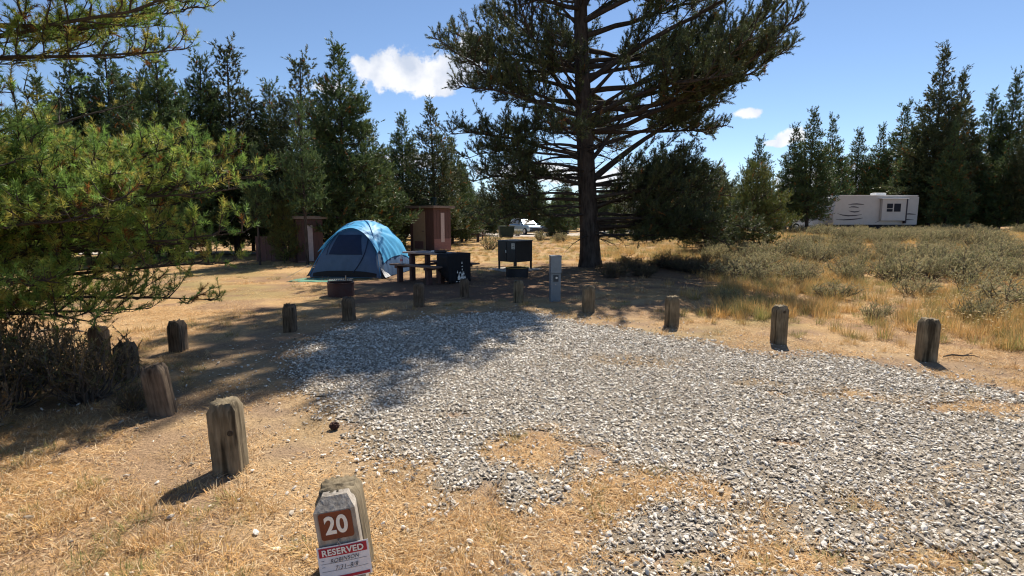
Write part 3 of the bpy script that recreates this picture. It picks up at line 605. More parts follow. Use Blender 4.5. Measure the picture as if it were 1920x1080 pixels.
# ------------------------------------------------------------------ sagebrush and other shrubs
def sage_meshes(seed, h, w, nst, cols, leaf, nl, green=False, wind=.25):
    r = np.random.RandomState(seed); az = r.rand(nst) * 6.283; rr = np.sqrt(r.rand(nst)); N = 6; t = np.linspace(0, 1, N)
    tip = np.stack([np.cos(az) * rr * w / 2 + wind * h * .6, np.sin(az) * rr * w / 2, h * (1 - .42 * rr ** 2) * r.uniform(.7, 1.08, nst)], 1); b = np.stack([np.cos(az) * rr * .08, np.sin(az) * rr * .08, 0 * rr - .03], 1)
    P = b[:, None] + (tip - b)[:, None] * np.stack([t ** .8, t ** .8, t ** 1.15], 1)[None] + r.normal(0, .025, (nst, N, 3)) * (t > 0)[:, None]
    V1, F1 = tubes(P, np.tile(.011 * (1 - .8 * t), (nst, 1)) * (.6 + r.rand(nst, 1)), 4)
    # side twigs
    K = nst * 6; J = np.repeat(np.arange(nst), 6); q = r.uniform(.35, 1, K); f = np.clip(q * (N - 1), 0, N - 1.01); i = f.astype(int); fr = (f - i)[:, None]; B = P[J, i] * (1 - fr) + P[J, i + 1] * fr
    D = unit(r.normal(0, .6, (K, 3)) + np.array((wind, 0, .9))); l = r.uniform(.10, .24, K) * h * 1.3; T = np.stack([B, B + D * l[:, None]], 1); V2, F2 = tubes(T, np.tile([.004, .0015], (K, 1)), 3)
    wood = np_mesh('sage_wood', np.concatenate([V1, V2]), np.concatenate([F1, F2 + len(V1)]), smooth=True)
    c = np.array(cols)[r.randint(0, len(cols), K)] * r.uniform(.75, 1.25, (K, 1))
    V, F, cc = needles(r, B, D, l * 1.1, nl, leaf, leaf * .26, c, .8); return wood, np_mesh('sage_leaf', V, F, cc)
SAGEC = [(.37, .34, .18), (.46, .41, .23), (.29, .29, .14), (.48, .40, .21)]
SAGES = [sage_meshes(60 + k, .8, 1.1 + .1 * k, 46, SAGEC, .045, 22) for k in range(4)]
DRYB = [sage_meshes(80 + k, .75, 1.0, 55, [(.17, .145, .08), (.22, .17, .10), (.13, .13, .06), (.25, .17, .08)], .04, 22, wind=0) for k in range(2)]
def shrub(name, me, loc, label, cat, group, rz, s):
    e = empty(name, loc, rz); e.scale = s if isinstance(s, tuple) else (s,) * 3
    link('stems', me[0], M_sagewood, e); link('foliage', me[1], M_leaf, e); return tag(e, label, cat, group)
def build_sage():
    spots = []
    big = [(1555, 560, .75, 'grey-green sagebrush behind and right of the knotted bollard'), (1790, 525, 1.1, 'wide sagebrush straight above the rightmost bollard'), (1885, 575, 1.15, 'large dark stemmed sagebrush at the right edge'), (1665, 525, .95, 'sagebrush above the midpoint between the two rightmost bollards'),
           (1838, 605, .75, 'low sagebrush among pale flowers by the right edge'), (1740, 480, 1.05, 'sagebrush with bare twigs below the right end of the trailer'), (1600, 490, .95, 'sagebrush in mid field below the left half of the trailer'), (1870, 490, 1.1, 'tall sagebrush in mid field near the right edge'),
           (1500, 478, .85, 'sagebrush beside the bushy lit young pine'), (1905, 530, 1.0, 'sagebrush cut by the right edge in mid field'), (1480, 505, .6, 'small sagebrush above the knotted bollard'), (1360, 562, .45, 'small sagebrush between the two sunlit left bollards of the field side'),
           (1640, 600, .5, 'little sagebrush in grass left of the rightmost bollard'), (1590, 530, .7, 'sagebrush above and right of the knotted bollard, in mid field'), (1710, 555, .7, 'sagebrush just left of and behind the rightmost bollard'), (1820, 545, .9, 'sagebrush up and right from the rightmost bollard'), (1420, 530, .55, 'sagebrush at the edge of the shade left of the knotted bollard')]
    named = []
    for px, py, s, lab in big: x, y = on_ground(px, py); spots.append((x, y, s)); named.append(lab)
    k = 0
    while len(spots) < 210 and k < 6000:
        k += 1; y = 13 + 29 * rs.rand() ** 1.15; x = rs.uniform(.36, 1.08) * y
        if x < 5.5 or fbm(np.array([x * .3 + 3]), np.array([y * .3]), 3)[0] < .45: continue
        if min(math.hypot(x - a, y - b) for a, b, _ in spots) < .85: continue
        spots.append((x, y, rs.uniform(.65, 1.2)))
    for i, (x, y, s) in enumerate(spots):
        shrub('sagebrush', SAGES[i % 4], (x, y, gz(x, y) - .02), named[i] if i < len(named) else 'grey-green sagebrush bush in the far part of the field on the right', 'shrub', 'sagebrush in the field on the right', rs.normal(0, .5), (s * rs.uniform(.9, 1.25), s * rs.uniform(.9, 1.25), s * rs.uniform(.6, .9)))
    # low bushes in front of the parked cars
    for px, py, s, lab in [(918, 468, .95, 'round sagebrush left of the bear locker'), (1012, 452, .9, 'sagebrush right of the bear locker, below the dark car'), (1052, 455, .9, 'sagebrush at the left of the thick trunk'), (970, 443, .8, 'sagebrush below the silver car')]:
        x, y = on_ground(px, py); shrub('sagebrush', SAGES[px % 4], (x, y, gz(x, y)), lab, 'shrub', 'sagebrush in front of the parked cars', px % 6, s * 1.1)
    # shrubs at the lower left, in the shade of the near pine
    for x, y, s, lab in [(-4.3, 4.35, .95, 'dry brown shrub in shade at the left edge'), (-3.75, 4.55, .85, 'dry brown shrub next to the split bollard, below the near pine'), (-4.75, 5.0, 1.0, 'dry shrub catching sun under the near pine boughs'), (-4.0, 3.7, .7, 'shaded dark shrub low at the left edge'),
                        (-3.2, 4.35, .32, 'small leafy green weed left of the leaning bollard')]:
        shrub('dry_shrub', DRYB[int(x * 10) % 2], (x, y, gz(x, y)), lab, 'shrub', 'shrubs under the near pine', x, s)
    # brush at the foot of the largest pine
    for i in range(34):
        x = rs.uniform(2.6, 8.0); y = rs.uniform(14.2, 17.6) + .15 * (x - 2.6)
        if math.hypot(x - TX, y - TY) < .8: continue
        sc_ = rs.uniform(.25, .85); shrub('understory_shrub', DRYB[i % 2], (x, y, gz(x, y)), 'shaded brush at the foot of the largest pine', 'shrub', 'brush under the largest pine', i, (sc_ * rs.uniform(1, 1.6), sc_ * rs.uniform(1, 1.6), sc_ * rs.uniform(.5, 1)))
build_sage()

# ------------------------------------------------------------------ wooden bollards
def wood_material(name, ca, cb, crack=1.0):
    m = bpy.data.materials.new(name); m.use_nodes = True; N = m.node_tree.nodes; L = m.node_tree.links; b = N['Principled BSDF']
    tc = N.new('ShaderNodeTexCoord'); mp = N.new('ShaderNodeMapping'); mp.inputs['Scale'].default_value = (1, 1, .11); L.new(tc.outputs['Object'], mp.inputs[0])
    oi = N.new('ShaderNodeObjectInfo'); ad = N.new('ShaderNodeVectorMath'); ad.operation = 'ADD'; ml = N.new('ShaderNodeMath'); ml.operation = 'MULTIPLY'; ml.inputs[1].default_value = 40; L.new(oi.outputs['Random'], ml.inputs[0]); L.new(mp.outputs[0], ad.inputs[0]); L.new(ml.outputs[0], ad.inputs[1])
    g = N.new('ShaderNodeTexNoise'); g.inputs['Scale'].default_value = 55; g.inputs['Detail'].default_value = 6; L.new(ad.outputs[0], g.inputs['Vector'])
    g2 = N.new('ShaderNodeTexNoise'); g2.inputs['Scale'].default_value = 14; g2.inputs['Detail'].default_value = 4; L.new(ad.outputs[0], g2.inputs['Vector'])
    st = N.new('ShaderNodeTexNoise'); st.inputs['Scale'].default_value = 7; st.inputs['Detail'].default_value = 4; L.new(tc.outputs['Object'], st.inputs['Vector'])
    r1 = N.new('ShaderNodeValToRGB'); r1.color_ramp.elements[0].position = .3; r1.color_ramp.elements[1].position = .7; r1.color_ramp.elements[0].color = (*ca, 1); r1.color_ramp.elements[1].color = (*cb, 1); L.new(g.outputs['Fac'], r1.inputs[0])
    ck = N.new('ShaderNodeMapRange'); ck.inputs['From Min'].default_value = .34; ck.inputs['From Max'].default_value = .42; ck.inputs['To Min'].default_value = 1 - .65 * crack; L.new(g2.outputs['Fac'], ck.inputs['Value'])
    sr = N.new('ShaderNodeMapRange'); sr.inputs['From Min'].default_value = .35; sr.inputs['From Max'].default_value = .65; sr.inputs['To Min'].default_value = .72; sr.inputs['To Max'].default_value = 1.1; L.new(st.outputs['Fac'], sr.inputs['Value'])
    mu = N.new('ShaderNodeMath'); mu.operation = 'MULTIPLY'; L.new(ck.outputs[0], mu.inputs[0]); L.new(sr.outputs[0], mu.inputs[1])
    mx = N.new('ShaderNodeMix'); mx.data_type = 'RGBA'; mx.blend_type = 'MULTIPLY'; mx.inputs['Factor'].default_value = 1; L.new(r1.outputs[0], mx.inputs['A']); L.new(mu.outputs[0], mx.inputs['B'])
    L.new(mx.outputs['Result'], b.inputs['Base Color']); b.inputs['Roughness'].default_value = .9; b.inputs['Specular IOR Level'].default_value = .12
    ah = N.new('ShaderNodeMath'); ah.operation = 'ADD'; L.new(g.outputs['Fac'], ah.inputs[0]); L.new(ck.outputs[0], ah.inputs[1]); bp = N.new('ShaderNodeBump'); bp.inputs['Strength'].default_value = .8; bp.inputs['Distance'].default_value = .006; L.new(ah.outputs[0], bp.inputs['Height']); L.new(bp.outputs[0], b.inputs['Normal'])
    return m
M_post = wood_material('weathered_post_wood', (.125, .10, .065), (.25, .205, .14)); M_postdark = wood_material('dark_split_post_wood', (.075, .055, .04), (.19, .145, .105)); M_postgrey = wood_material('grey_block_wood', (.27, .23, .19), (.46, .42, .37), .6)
M_knot = mat('knot_wood', (.06, .045, .03), .9, .4, 60)
def bollard_mesh(seed, w, h, split=0, cham=.035):
    r = np.random.RandomState(seed); k = 40; zs = np.concatenate([[-.12, 0], np.linspace(.04, h - cham, 9), [h - cham * .45, h - .004, h + .002]]); a = np.arange(k) * 2 * math.pi / k; V = []
    nd = 9.0; sq = (np.abs(np.cos(a)) ** nd + np.abs(np.sin(a)) ** nd) ** (-1 / nd); cr = np.ones(k); split = max(split, .45)
    for c in r.choice(k, int(3 + 3 * split), replace=False): cr[c] -= (.05 + .10 * split) * r.uniform(.6, 1.3)
    lump = r.normal(0, .012, k)
    for i, z in enumerate(zs):
        s = w / 2 * sq * (cr + lump + r.normal(0, .006, k))
        if z > h - cham: f = (z - (h - cham)) / cham; s = s * (1 - .24 * min(1, f))
        zz = z + (r.normal(0, .004 + .006 * split, k) if z > h - cham * .6 else 0) + (cr - 1) * (.25 if z > h - cham else 0) * .3
        V.append(np.stack([s * np.cos(a + math.pi / 4 * 0), s * np.sin(a), np.broadcast_to(zz, (k,))], 1))
    n = len(zs); V = np.concatenate(V + [np.array([[0, 0, h + .008]])]); id_ = np.arange(n * k).reshape(n, k)
    F = np.stack([id_[:-1], np.roll(id_[:-1], -1, 1), np.roll(id_[1:], -1, 1), id_[1:]], -1).reshape(-1, 4); T = np.stack([id_[-1], np.roll(id_[-1], -1), np.full(k, n * k)], 1)
    return np_mesh('wooden_post', V, [F, T])
POSTG = 'wooden bollards round the gravel pad'
# px of the foot, height, width, yaw, lean sideways, split, dark, label
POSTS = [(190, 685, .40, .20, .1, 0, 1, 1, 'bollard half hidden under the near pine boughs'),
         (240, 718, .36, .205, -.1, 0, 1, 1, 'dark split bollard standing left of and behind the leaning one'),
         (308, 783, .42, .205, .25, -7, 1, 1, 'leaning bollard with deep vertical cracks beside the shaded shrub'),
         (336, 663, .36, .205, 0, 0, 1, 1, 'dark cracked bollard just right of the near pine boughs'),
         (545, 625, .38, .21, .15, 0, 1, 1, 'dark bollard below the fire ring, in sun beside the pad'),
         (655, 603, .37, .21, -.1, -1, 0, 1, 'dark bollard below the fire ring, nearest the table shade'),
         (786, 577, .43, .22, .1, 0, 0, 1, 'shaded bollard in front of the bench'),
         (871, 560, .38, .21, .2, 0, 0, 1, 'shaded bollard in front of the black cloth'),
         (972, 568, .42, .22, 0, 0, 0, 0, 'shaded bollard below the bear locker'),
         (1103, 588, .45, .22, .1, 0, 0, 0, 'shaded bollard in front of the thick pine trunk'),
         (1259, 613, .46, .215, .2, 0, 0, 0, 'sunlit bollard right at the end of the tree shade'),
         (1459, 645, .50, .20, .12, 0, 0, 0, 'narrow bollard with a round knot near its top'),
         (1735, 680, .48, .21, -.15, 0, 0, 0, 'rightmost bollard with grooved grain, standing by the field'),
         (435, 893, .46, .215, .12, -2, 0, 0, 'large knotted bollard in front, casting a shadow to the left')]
for i, (px, py, h, w, yaw, lean, split, dark, lab) in enumerate(POSTS):
    w *= .80 if abs(px - 960) > 280 else .88; x, y = on_ground(px, py); y += w / 2; x *= 1 + w / 2 / y; z = gz(x, y)
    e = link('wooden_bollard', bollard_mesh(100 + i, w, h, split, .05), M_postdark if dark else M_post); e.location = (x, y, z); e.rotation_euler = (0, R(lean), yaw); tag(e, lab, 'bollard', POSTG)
    if i in (11, 13):                                     # knots
        kz = h * .86 if i == 11 else h * .6; kx = .01 if i == 11 else .05; q = MB(); q.lathe([(.0, .004), (.008, .004), (.011, .001), (.017, .005), (.02, -.002)], 14)
        o = q.build('knot', M_knot, e); o.location = (kx, -w / 2 * 1.005, kz); o.rotation_euler = (R(90), 0, 0)

def text_mesh(name, body, size, material, parent, M, extrude=.0006, offset=0, shear=0, sx=1, space=1):
    cu = bpy.data.curves.new(name, 'FONT'); cu.body = body; cu.size = size; cu.extrude = extrude; cu.offset = offset; cu.shear = shear; cu.align_x = 'CENTER'; cu.align_y = 'CENTER'; cu.space_character = space
    t = bpy.data.objects.new('t', cu); col.objects.link(t); bpy.context.view_layer.update(); dg = bpy.context.evaluated_depsgraph_get(); me = bpy.data.meshes.new_from_object(t.evaluated_get(dg)); bpy.data.objects.remove(t)
    me.transform(M @ Matrix.Diagonal((sx, 1, 1, 1))); me.materials.clear(); me.name = name; return link(name, me, material, parent)
M_white = mat('white_print', (.78, .76, .70), .6, .06, 30); M_brownsign = mat('brown_sign_paint', (.17, .05, .025), .5, .12, 30); M_red = mat('red_card_print', (.40, .025, .045), .5, .08, 20); M_card = mat('white_card', (.72, .71, .74), .45, .05, 10); M_ink = mat('black_ink', (.02, .02, .03), .6, 0); M_steel = mat('galvanised_steel', (.35, .35, .36), .4, .2, 30, metal=.8)
def number_post():
    px, py = 648, 1090; x, y = on_ground(px, py); y += .10; z = gz(x, y); e = empty('numbered_bollard', (x, y, z)); e.rotation_euler = (R(1), R(-6.5), R(9))
    tag(e, 'numbered wooden bollard with a brown 20 plate, nearest the camera', 'bollard', POSTG)
    h = .408; link('post', bollard_mesh(140, .188, h, 0, .035), M_post, e)
    # front block with bevelled head
    q = MB(); w, d, zt = .086, .085, .415; y0 = -.062
    def ring(zz, a, b): return [(-a, y0 - b, zz), (a, y0 - b, zz), (a, y0 + .005, zz), (-a, y0 + .005, zz)]
    rings = [ring(-.12, w, d), ring(zt - .042, w, d), ring(zt, w - .030, d - .045), ring(zt + .002, w - .032, d - .047)]
    vv = [[q.bm.verts.new(p) for p in rg] for rg in rings]
    for a, b in zip(vv[:-1], vv[1:]):
        for j in range(4): q.bm.faces.new((a[j], a[(j + 1) % 4], b[(j + 1) % 4], b[j]))
    q.bm.faces.new(vv[-1]); q.build('front_block', M_postgrey, e)
    yf = y0 - d; F = Matrix.Rotation(R(90), 4, 'X')
    # plate
    def rrect(w2, h2, r, n=5):
        return [(cx + r * math.cos(a), cz + r * math.sin(a)) for cx, cz, a0 in ((w2 - r, h2 - r, 0), (-w2 + r, h2 - r, 90), (-w2 + r, -h2 + r, 180), (w2 - r, -h2 + r, 270)) for a in [R(a0 + 90 * k / n) for k in range(n + 1)]]
    pz = zt - .042 - .066; q = MB(); q.poly([(a, yf - .004, pz + b) for a, b in rrect(.068, .062, .012)], (0, .0035, 0)); pl = q.build('number_plate', M_brownsign, e)
    tm = Matrix.Translation((0, yf - .0052, pz)) @ F; text_mesh('digits', '20', .112, M_white, pl, tm, .0008, .0032, 0, .84, 1.05)
    q = MB(); q.tube([(0, yf - .003, pz - .066), (0, yf - .012, pz - .07), (.006, yf - .016, pz - .079), (0, yf - .014, pz - .088), (-.006, yf - .012, pz - .08), (0, yf - .010, pz - .073)], .0022, 6); q.lathe([(0, 0), (.006, 0), (.006, .004), (0, .005)], 10, (0, yf - .002, pz - .07)); q.build('hook', M_steel, e)
    # the reservation card hangs from the hook
    c = empty('reservation_card', (0, 0, 0)); bpy.context.view_layer.update()
    Mw = e.matrix_world @ Matrix.Translation((.012, yf - .02, pz - .160)) @ Matrix.Rotation(R(-6), 4, 'X'); c.matrix_world = Mw
    tag(c, 'white and red reserved card hanging on the numbered bollard', 'card')
    W, H2 = .108, .075
    q = MB(); n = 8
    q.grid([[(-W + 2 * W * j / n, -.004 * math.sin(math.pi * j / n) + .002, -H2 + 2 * H2 * i / 4) for j in range(n + 1)] for i in range(5)]); sh = q.build('sheet', M_card, c); sm = sh.modifiers.new('solid', 'SOLIDIFY'); sm.thickness = .0012
    def strip(nm, x0, x1, z0, z1, m, yy=-.0016):
        q = MB(); q.grid([[(x0 + (x1 - x0) * j / n, -.004 * math.sin(math.pi * (x0 + (x1 - x0) * j / n + W) / (2 * W)) + .002 + yy, zz) for j in range(n + 1)] for zz in (z0, z1)]); return q.build(nm, m, c)
    hd = strip('red_header', -W + .008, W - .008, H2 - .045, H2 - .005, M_red); strip('red_footer', -W + .008, W - .008, -H2 + .004, -H2 + .016, M_red)
    text_mesh('lettering', 'RESERVED', .037, M_white, hd, Matrix.Translation((0, -.0055, H2 - .026)) @ F, .0004, .0011, 0, 1.0, 1.06)
    text_mesh('handwriting', 'ROBINSON', .025, M_ink, c, Matrix.Translation((.002, -.0055, H2 - .062)) @ F @ Matrix.Rotation(R(3), 4, 'Z'), .0003, -.0002, .35, .92, 1.05)
    text_mesh('handwriting', '7/31\u20138/8', .026, M_ink, c, Matrix.Translation((.006, -.0055, H2 - .096)) @ F @ Matrix.Rotation(R(2), 4, 'Z'), .0003, -.0002, .3, .95, 1.1)
    for zz in (H2 - .074, H2 - .108): strip('ruled_line', -W + .012, W - .012, zz - .0006, zz + .0006, M_ink, -.0018)
    for zz in (H2 - .060, H2 - .088): strip('dash', -W + .014, -W + .026, zz - .0008, zz + .0008, M_ink, -.0018)
number_post()

# ------------------------------------------------------------------ tent
M_fly = mat('light_blue_nylon', (.10, .43, .76), .5, .1, 5, spec=.22, trans=.22); M_body = mat('navy_tent_fabric', (.05, .115, .24), .7, .12, 6, trans=.12); M_front = mat('grey_blue_tent_fabric', (.075, .125, .205), .75, .1, 6, trans=.12); M_mesh = mat('dark_tent_mesh', (.012, .025, .06), .85, .1, 8); M_grey = mat('pale_grey_fabric', (.42, .43, .45), .7, .12, 8); M_zip = mat('black_zip', (.012, .02, .05), .6, 0)
M_floor = mat('black_tent_floor', (.012, .012, .015), .7, .1)
def build_tent():
    cx, cy = -4.38, 15.95; e = empty('dome_tent', (cx, cy, gz(cx, cy)), R(-8)); tag(e, 'blue dome tent with light blue rain fly and dark door window', 'tent')
    W, Ln, H = 1.02, 1.45, 1.52; nu, nv = 72, 84
    def surf(u, v, off=0):
        f = max(0, (1 - abs(u) ** 2.25) * (1 - abs(v) ** 2.3)); z = H * f ** .52
        x = W * u * (1 + .05 * (1 - abs(v))); y = Ln * v
        if v < 0: y = y - .0
        return Vector((x, y, z))
    def pt(u, v, wr=0, off=0):
        eps = .004; p = surf(u, v); n = (surf(min(1, u + eps), v) - surf(max(-1, u - eps), v)).cross(surf(u, min(1, v + eps)) - surf(u, max(-1, v - eps)))
        n = n.normalized() if n.length > 1e-9 else Vector((0, 0, 1)); 
        if n.z < 0: n = -n
        k = off
        if wr:
            dx, dy = u - .5, v + .55; a = math.atan2(dy, dx + 1e-6); rr = math.hypot(dx, dy); k += wr * (.013 * math.sin(a * 17 + 2 * math.sin(rr * 4)) * min(1, rr * 3) + .007 * math.sin(a * 31 + 3) + .008 * math.sin(u * 9 + v * 13))
        return p + n * k
    def front(u, v): return v < -.46 - .30 * abs(u) ** 1.6            # the sloped door wall
    fly = MB(); bod = MB(); frt = MB()
    us = [math.sin(math.pi / 2 * (-1 + 2 * i / nu)) for i in range(nu + 1)]; vs_ = [math.sin(math.pi / 2 * (-1 + 2 * j / nv)) for j in range(nv + 1)]
    cache = {}
    def vert(mb, kind, i, j):
        key = (kind, i, j)
        if key not in cache:
            u, v = us[i], vs_[j]; cache[key] = mb.bm.verts.new(pt(u, v, 1.0 if kind == 'fly' else .25, .022 if kind == 'fly' else 0))
        return cache[key]
    for i in range(nu):
        for j in range(nv):
            u = (us[i] + us[i + 1]) / 2; v = (vs_[j] + vs_[j + 1]) / 2; z = surf(u, v).z; hem = -1 if (abs(u) < .945 and v < .93) else 9
            if front(u, v): k, mb = 'front', frt
            elif z > hem: k, mb = 'fly', fly
            else: k, mb = 'body', bod
            mb.bm.faces.new((vert(mb, k, i, j), vert(mb, k, i + 1, j), vert(mb, k, i + 1, j + 1), vert(mb, k, i, j + 1)))
    f = fly.build('rain_fly', M_fly, e, True); b = bod.build('side_wall', M_body, e, True); fr = frt.build('door_wall', M_front, e, True)
    # door window: dark mesh laid on the door wall
    def vfront(u, z):                                     # v on the front at height z
        lo, hi = -1., -.2
        for _ in range(30):
            m_ = (lo + hi) / 2
            if surf(u, m_).z < z: lo = m_
            else: hi = m_
        return (lo + hi) / 2
    q = MB(); q.grid([[pt(uu * (.50 - .16 * k / 7) - .02, vfront(uu * (.50 - .16 * k / 7) - .02, .62 + .53 * k / 7), 0, .012) for uu in [-.95 + 1.9 * i / 10 for i in range(11)]] for k in range(8)]); q.build('mesh_window', M_mesh, fr)
    q = MB(); q.tube([pt(.56 - .02 * math.cos(k / 16 * 3) - .30 * (1 - k / 16) ** 3 + -.12 * (k / 16) ** 3, vfront(.5, .12 + 1.02 * k / 16), 0, .018) for k in range(17)], .012, 6); q.build('door_zip', M_zip, fr)
    q = MB(); q.tube([pt(-.55 + .3 * (k / 12) ** 3 * .5, vfront(-.5, .62 + .5 * k / 12), 0, .014) for k in range(13)], .007, 5); q.build('seam', M_zip, fr)
    q = MB(); q.grid([[pt(-.9 + 1.8 * i / 16, vfront(-.9 + 1.8 * i / 16, .02 + .17 * k * (1 - abs(-.9 + 1.8 * i / 16) ** 3 * .6)), 0, .012) for i in range(17)] for k in range(2)]); q.build('bathtub_floor_edge', M_floor, fr)
    # visor of the fly above the door
    q = MB(); q.grid([[pt(u, -.46 - .30 * abs(u) ** 1.6 - .07 * k, 0, .03 + .045 * k) for u in [-.78 + 1.56 * i / 20 for i in range(21)]] for k in range(3)]); q.build('visor', M_fly, f, True)
    for s_ in (-1, 1):                                    # poles along the diagonals
        q = MB(); q.tube([pt(s_ * t, t, 0, .03) for t in [-.985 + 1.97 * k / 40 for k in range(41)]], .011, 6); q.build('pole', mat('tent_pole', (.06, .22, .42), .4, .1), e)
    q = MB(); q.tube([pt(-.05 + .25 * t, t, 0, .03) for t in [-.6 + 1.5 * k / 30 for k in range(31)]], .008, 5); q.build('fly_seam', M_body, f)
    for s_, nm in ((1, 'right'), (-1, 'left')):          # grey pegged-out corner flaps
        x0 = s_ * W * .98; q = MB(); q.grid([[(x0 + s_ * .16 * i / 4 * (1 - .3 * k / 4), -Ln * .93 + .5 * k / 4 - .05 * i / 4, .26 * (1 - i / 4) ** 1.3 * (1 - .6 * (k / 4)) + .01) for i in range(5)] for k in range(5)]); q.build('corner_flap', M_grey, e)
    for x0, y0, x1, y1 in ((W, -Ln, W + .5, -Ln - .45), (-W, -Ln, -W - .45, -Ln - .4), (W, Ln * .6, W + .55, Ln * .7)):
        q = MB(); q.tube([(x0 * .97, y0 * .97, .35), (x1, y1, .02)], .004, 4); q.build('guy_line', M_grey, e)
    t = MB(); n = 12; P = []
    for i in range(9):
        P.append([(-.75 + 1.5 * j / n + .04 * math.sin(i), -.42 + .84 * i / 8 + .03 * math.sin(j * 1.7), .012 + .010 * math.sin(j * 1.3 + i) * math.sin(i * .8)) for j in range(n + 1)])
    t.grid(P); g = t.build('ground_mat', mat('green_mat_fabric', (.10, .27, .19), .8, .2, 10), None, True); mx, my = -5.05, 14.05; g.location = (mx, my, gz(mx, my) + .012); g.rotation_euler = (0, 0, R(-6)); g.modifiers.new('s', 'SOLIDIFY').thickness = .004
    tag(g, 'green mat spread on the grass before the tent door', 'mat')
build_tent()

# ------------------------------------------------------------------ picnic table and what is on it
M_tablewood = mat('dark_table_wood', (.13, .085, .065), .75, .35, 12, bump=.3, bscale=40, stretch=(.12, 1, 1)); M_tabletop = mat('worn_table_top', (.30, .24, .21), .7, .25, 12, bump=.3, bscale=40, stretch=(.12, 1, 1)); M_leg = mat('brown_table_leg', (.085, .045, .04), .7, .3, 10)
M_black = mat('black_cloth', (.009, .009, .012), .75, .3, 8); M_char = mat('black_steel', (.014, .015, .02), .55, .3, 12, spec=.4); M_rust = mat('rusty_steel', (.10, .038, .032), .75, .35, 9, c2=(.06, .04, .04), bump=.15)
AX = Vector((-.78, .626, 0)); PX = Vector((.626, .78, 0)); TC = Vector((-2.02, 13.95, 0))
def build_table():
    ang = math.atan2(-AX.y, -AX.x); e = empty('picnic_table', (TC.x, TC.y, gz(TC.x, TC.y)), ang); tag(e, 'dark wooden picnic table with attached benches beside the tent', 'picnic table')
    # local +x points to the end nearest the camera, +y to the far bench
    for k in range(5): MB().span((-.86, -.37 + .15 * k, .715), (.86, -.37 + .15 * k + .142, .755), .006).build('table_plank', M_tabletop, e)
    for s_ in (-1, 1):
        for k in range(2): MB().span((-.84, s_ * .68 - .145 + .148 * k, .425), (.84, s_ * .68 - .145 + .148 * k + .14, .465), .006).build('bench_plank', M_tablewood, e)
    for x in (-.58, .52):
        for s_ in (-1, 1): MB().span((x - .045, s_ * .27 - .07, -.05), (x + .045, s_ * .27 + .07, .64), .006).build('table_leg', M_leg, e); MB().span((x - .045, s_ * .69 - .07, -.05), (x + .045, s_ * .69 + .07, .36), .006).build('bench_leg', M_leg, e)
        MB().span((x - .05, -.37, .643), (x + .05, .37, .713), .005).build('top_support', M_leg, e); MB().span((x - .049, -.83, .362), (x + .049, .83, .423), .005).build('bench_support', M_leg, e)
    bpy.context.view_layer.update(); M = e.matrix_world.copy()
    # black printed cloth over the near end
    c = empty('campfire_cloth', M @ Vector((0, 0, .0))); c.matrix_world = M; tag(c, 'black cloth with white campfire print hanging over the near table end', 'cloth')
    path = [(.55, .762), (.75, .7635), (.865, .7625), (.888, .75), (.895, .70), (.897, .5), (.90, .3), (.905, .12), (.915, .03)]; ny = 26
    q = MB(); q.grid([[(x + (.014 * math.sin(j * 1.1) + .008 * math.sin(j * 2.3 + 1)) * max(0, min(1, (.74 - z) * 2.2)), -.40 + .80 * j / ny * 1.0, z + .004 * math.sin(j * .9)) for j in range(ny + 1)] for x, z in path]); sh = q.build('sheet', M_black, c, True); sh.modifiers.new('s', 'SOLIDIFY').thickness = .004
    for s_ in (-1, 1):                                    # side falls
        q = MB(); q.grid([[(.5 + .40 * i / 10 + .0, s_ * (.404 + .012 * math.sin(i * 1.7) * (k / 5)), .756 - .70 * k / 5 * (.55 + .45 * i / 10)) for i in range(11)] for k in range(6)]); o = q.build('side_fall', M_black, c, True); o.modifiers.new('s', 'SOLIDIFY').thickness = .004
    rr = random.Random(2)
    def flame(y, z, w, h):
        pts = [(y - w / 2, z), (y + w / 2, z), (y + w * .55, z + h * .3), (y + w * .22, z + h * .62), (y + w * .1, z + h), (y - w * .2, z + h * .6), (y - w * .55, z + h * .34)]
        MB().poly([(.934, a, b) for a, b in pts], (-.004, 0, 0)).build('flame_print', M_white, c)
    for y, z, w, h in [(-.06, .10, .08, .19), (.02, .10, .06, .12), (.08, .10, .06, .16), (.14, .10, .05, .09), (-.11, .27, .035, .07), (-.02, .26, .05, .05), (.05, .20, .045, .11), (.11, .22, .045, .09), (.05, .50, .035, .06), (.06, .42, .05, .03), (.06, .33, .03, .05), (-.14, .05, .06, .03), (-.04, .045, .06, .028), (.165, .12, .03, .07)]: flame(y, z, w, h)
    # bottle on the near bench
    b = empty('water_bottle', M @ Vector((-.50, -.70, .467))); tag(b, 'clear water bottle with white cap standing on the bench', 'bottle')
    q = MB(); q.lathe([(0, 0), (.036, 0), (.038, .02), (.036, .06), (.038, .1), (.036, .15), (.03, .19), (.015, .215), (.014, .225)], 16); q.build('body', mat('clear_plastic', (.62, .66, .72), .2, .1, 10, spec=.6, trans=.3), b, True)
    q = MB(); q.lathe([(.016, .222), (.016, .245), (0, .247)], 14); q.build('cap', M_white, b); q = MB(); q.lathe([(.0388, .07), (.0388, .13)], 16); q.build('label_band', mat('pink_label', (.5, .2, .22), .6, .2, 40), b)
    # pan on the table
    b = empty('frying_pan', M @ Vector((.30, -.08, .757))); tag(b, 'dark round pan lying on the picnic table top', 'pan'); q = MB(); q.lathe([(0, .004), (.13, .004), (.15, .012), (.165, .055), (.17, .055), (.155, .006), (.13, 0), (0, 0)], 24); q.build('bowl', M_char, b, True); q = MB(); q.tube([(.16, 0, .048), (.25, .03, .06), (.36, .06, .065)], .011, 6); q.build('handle', M_char, b)
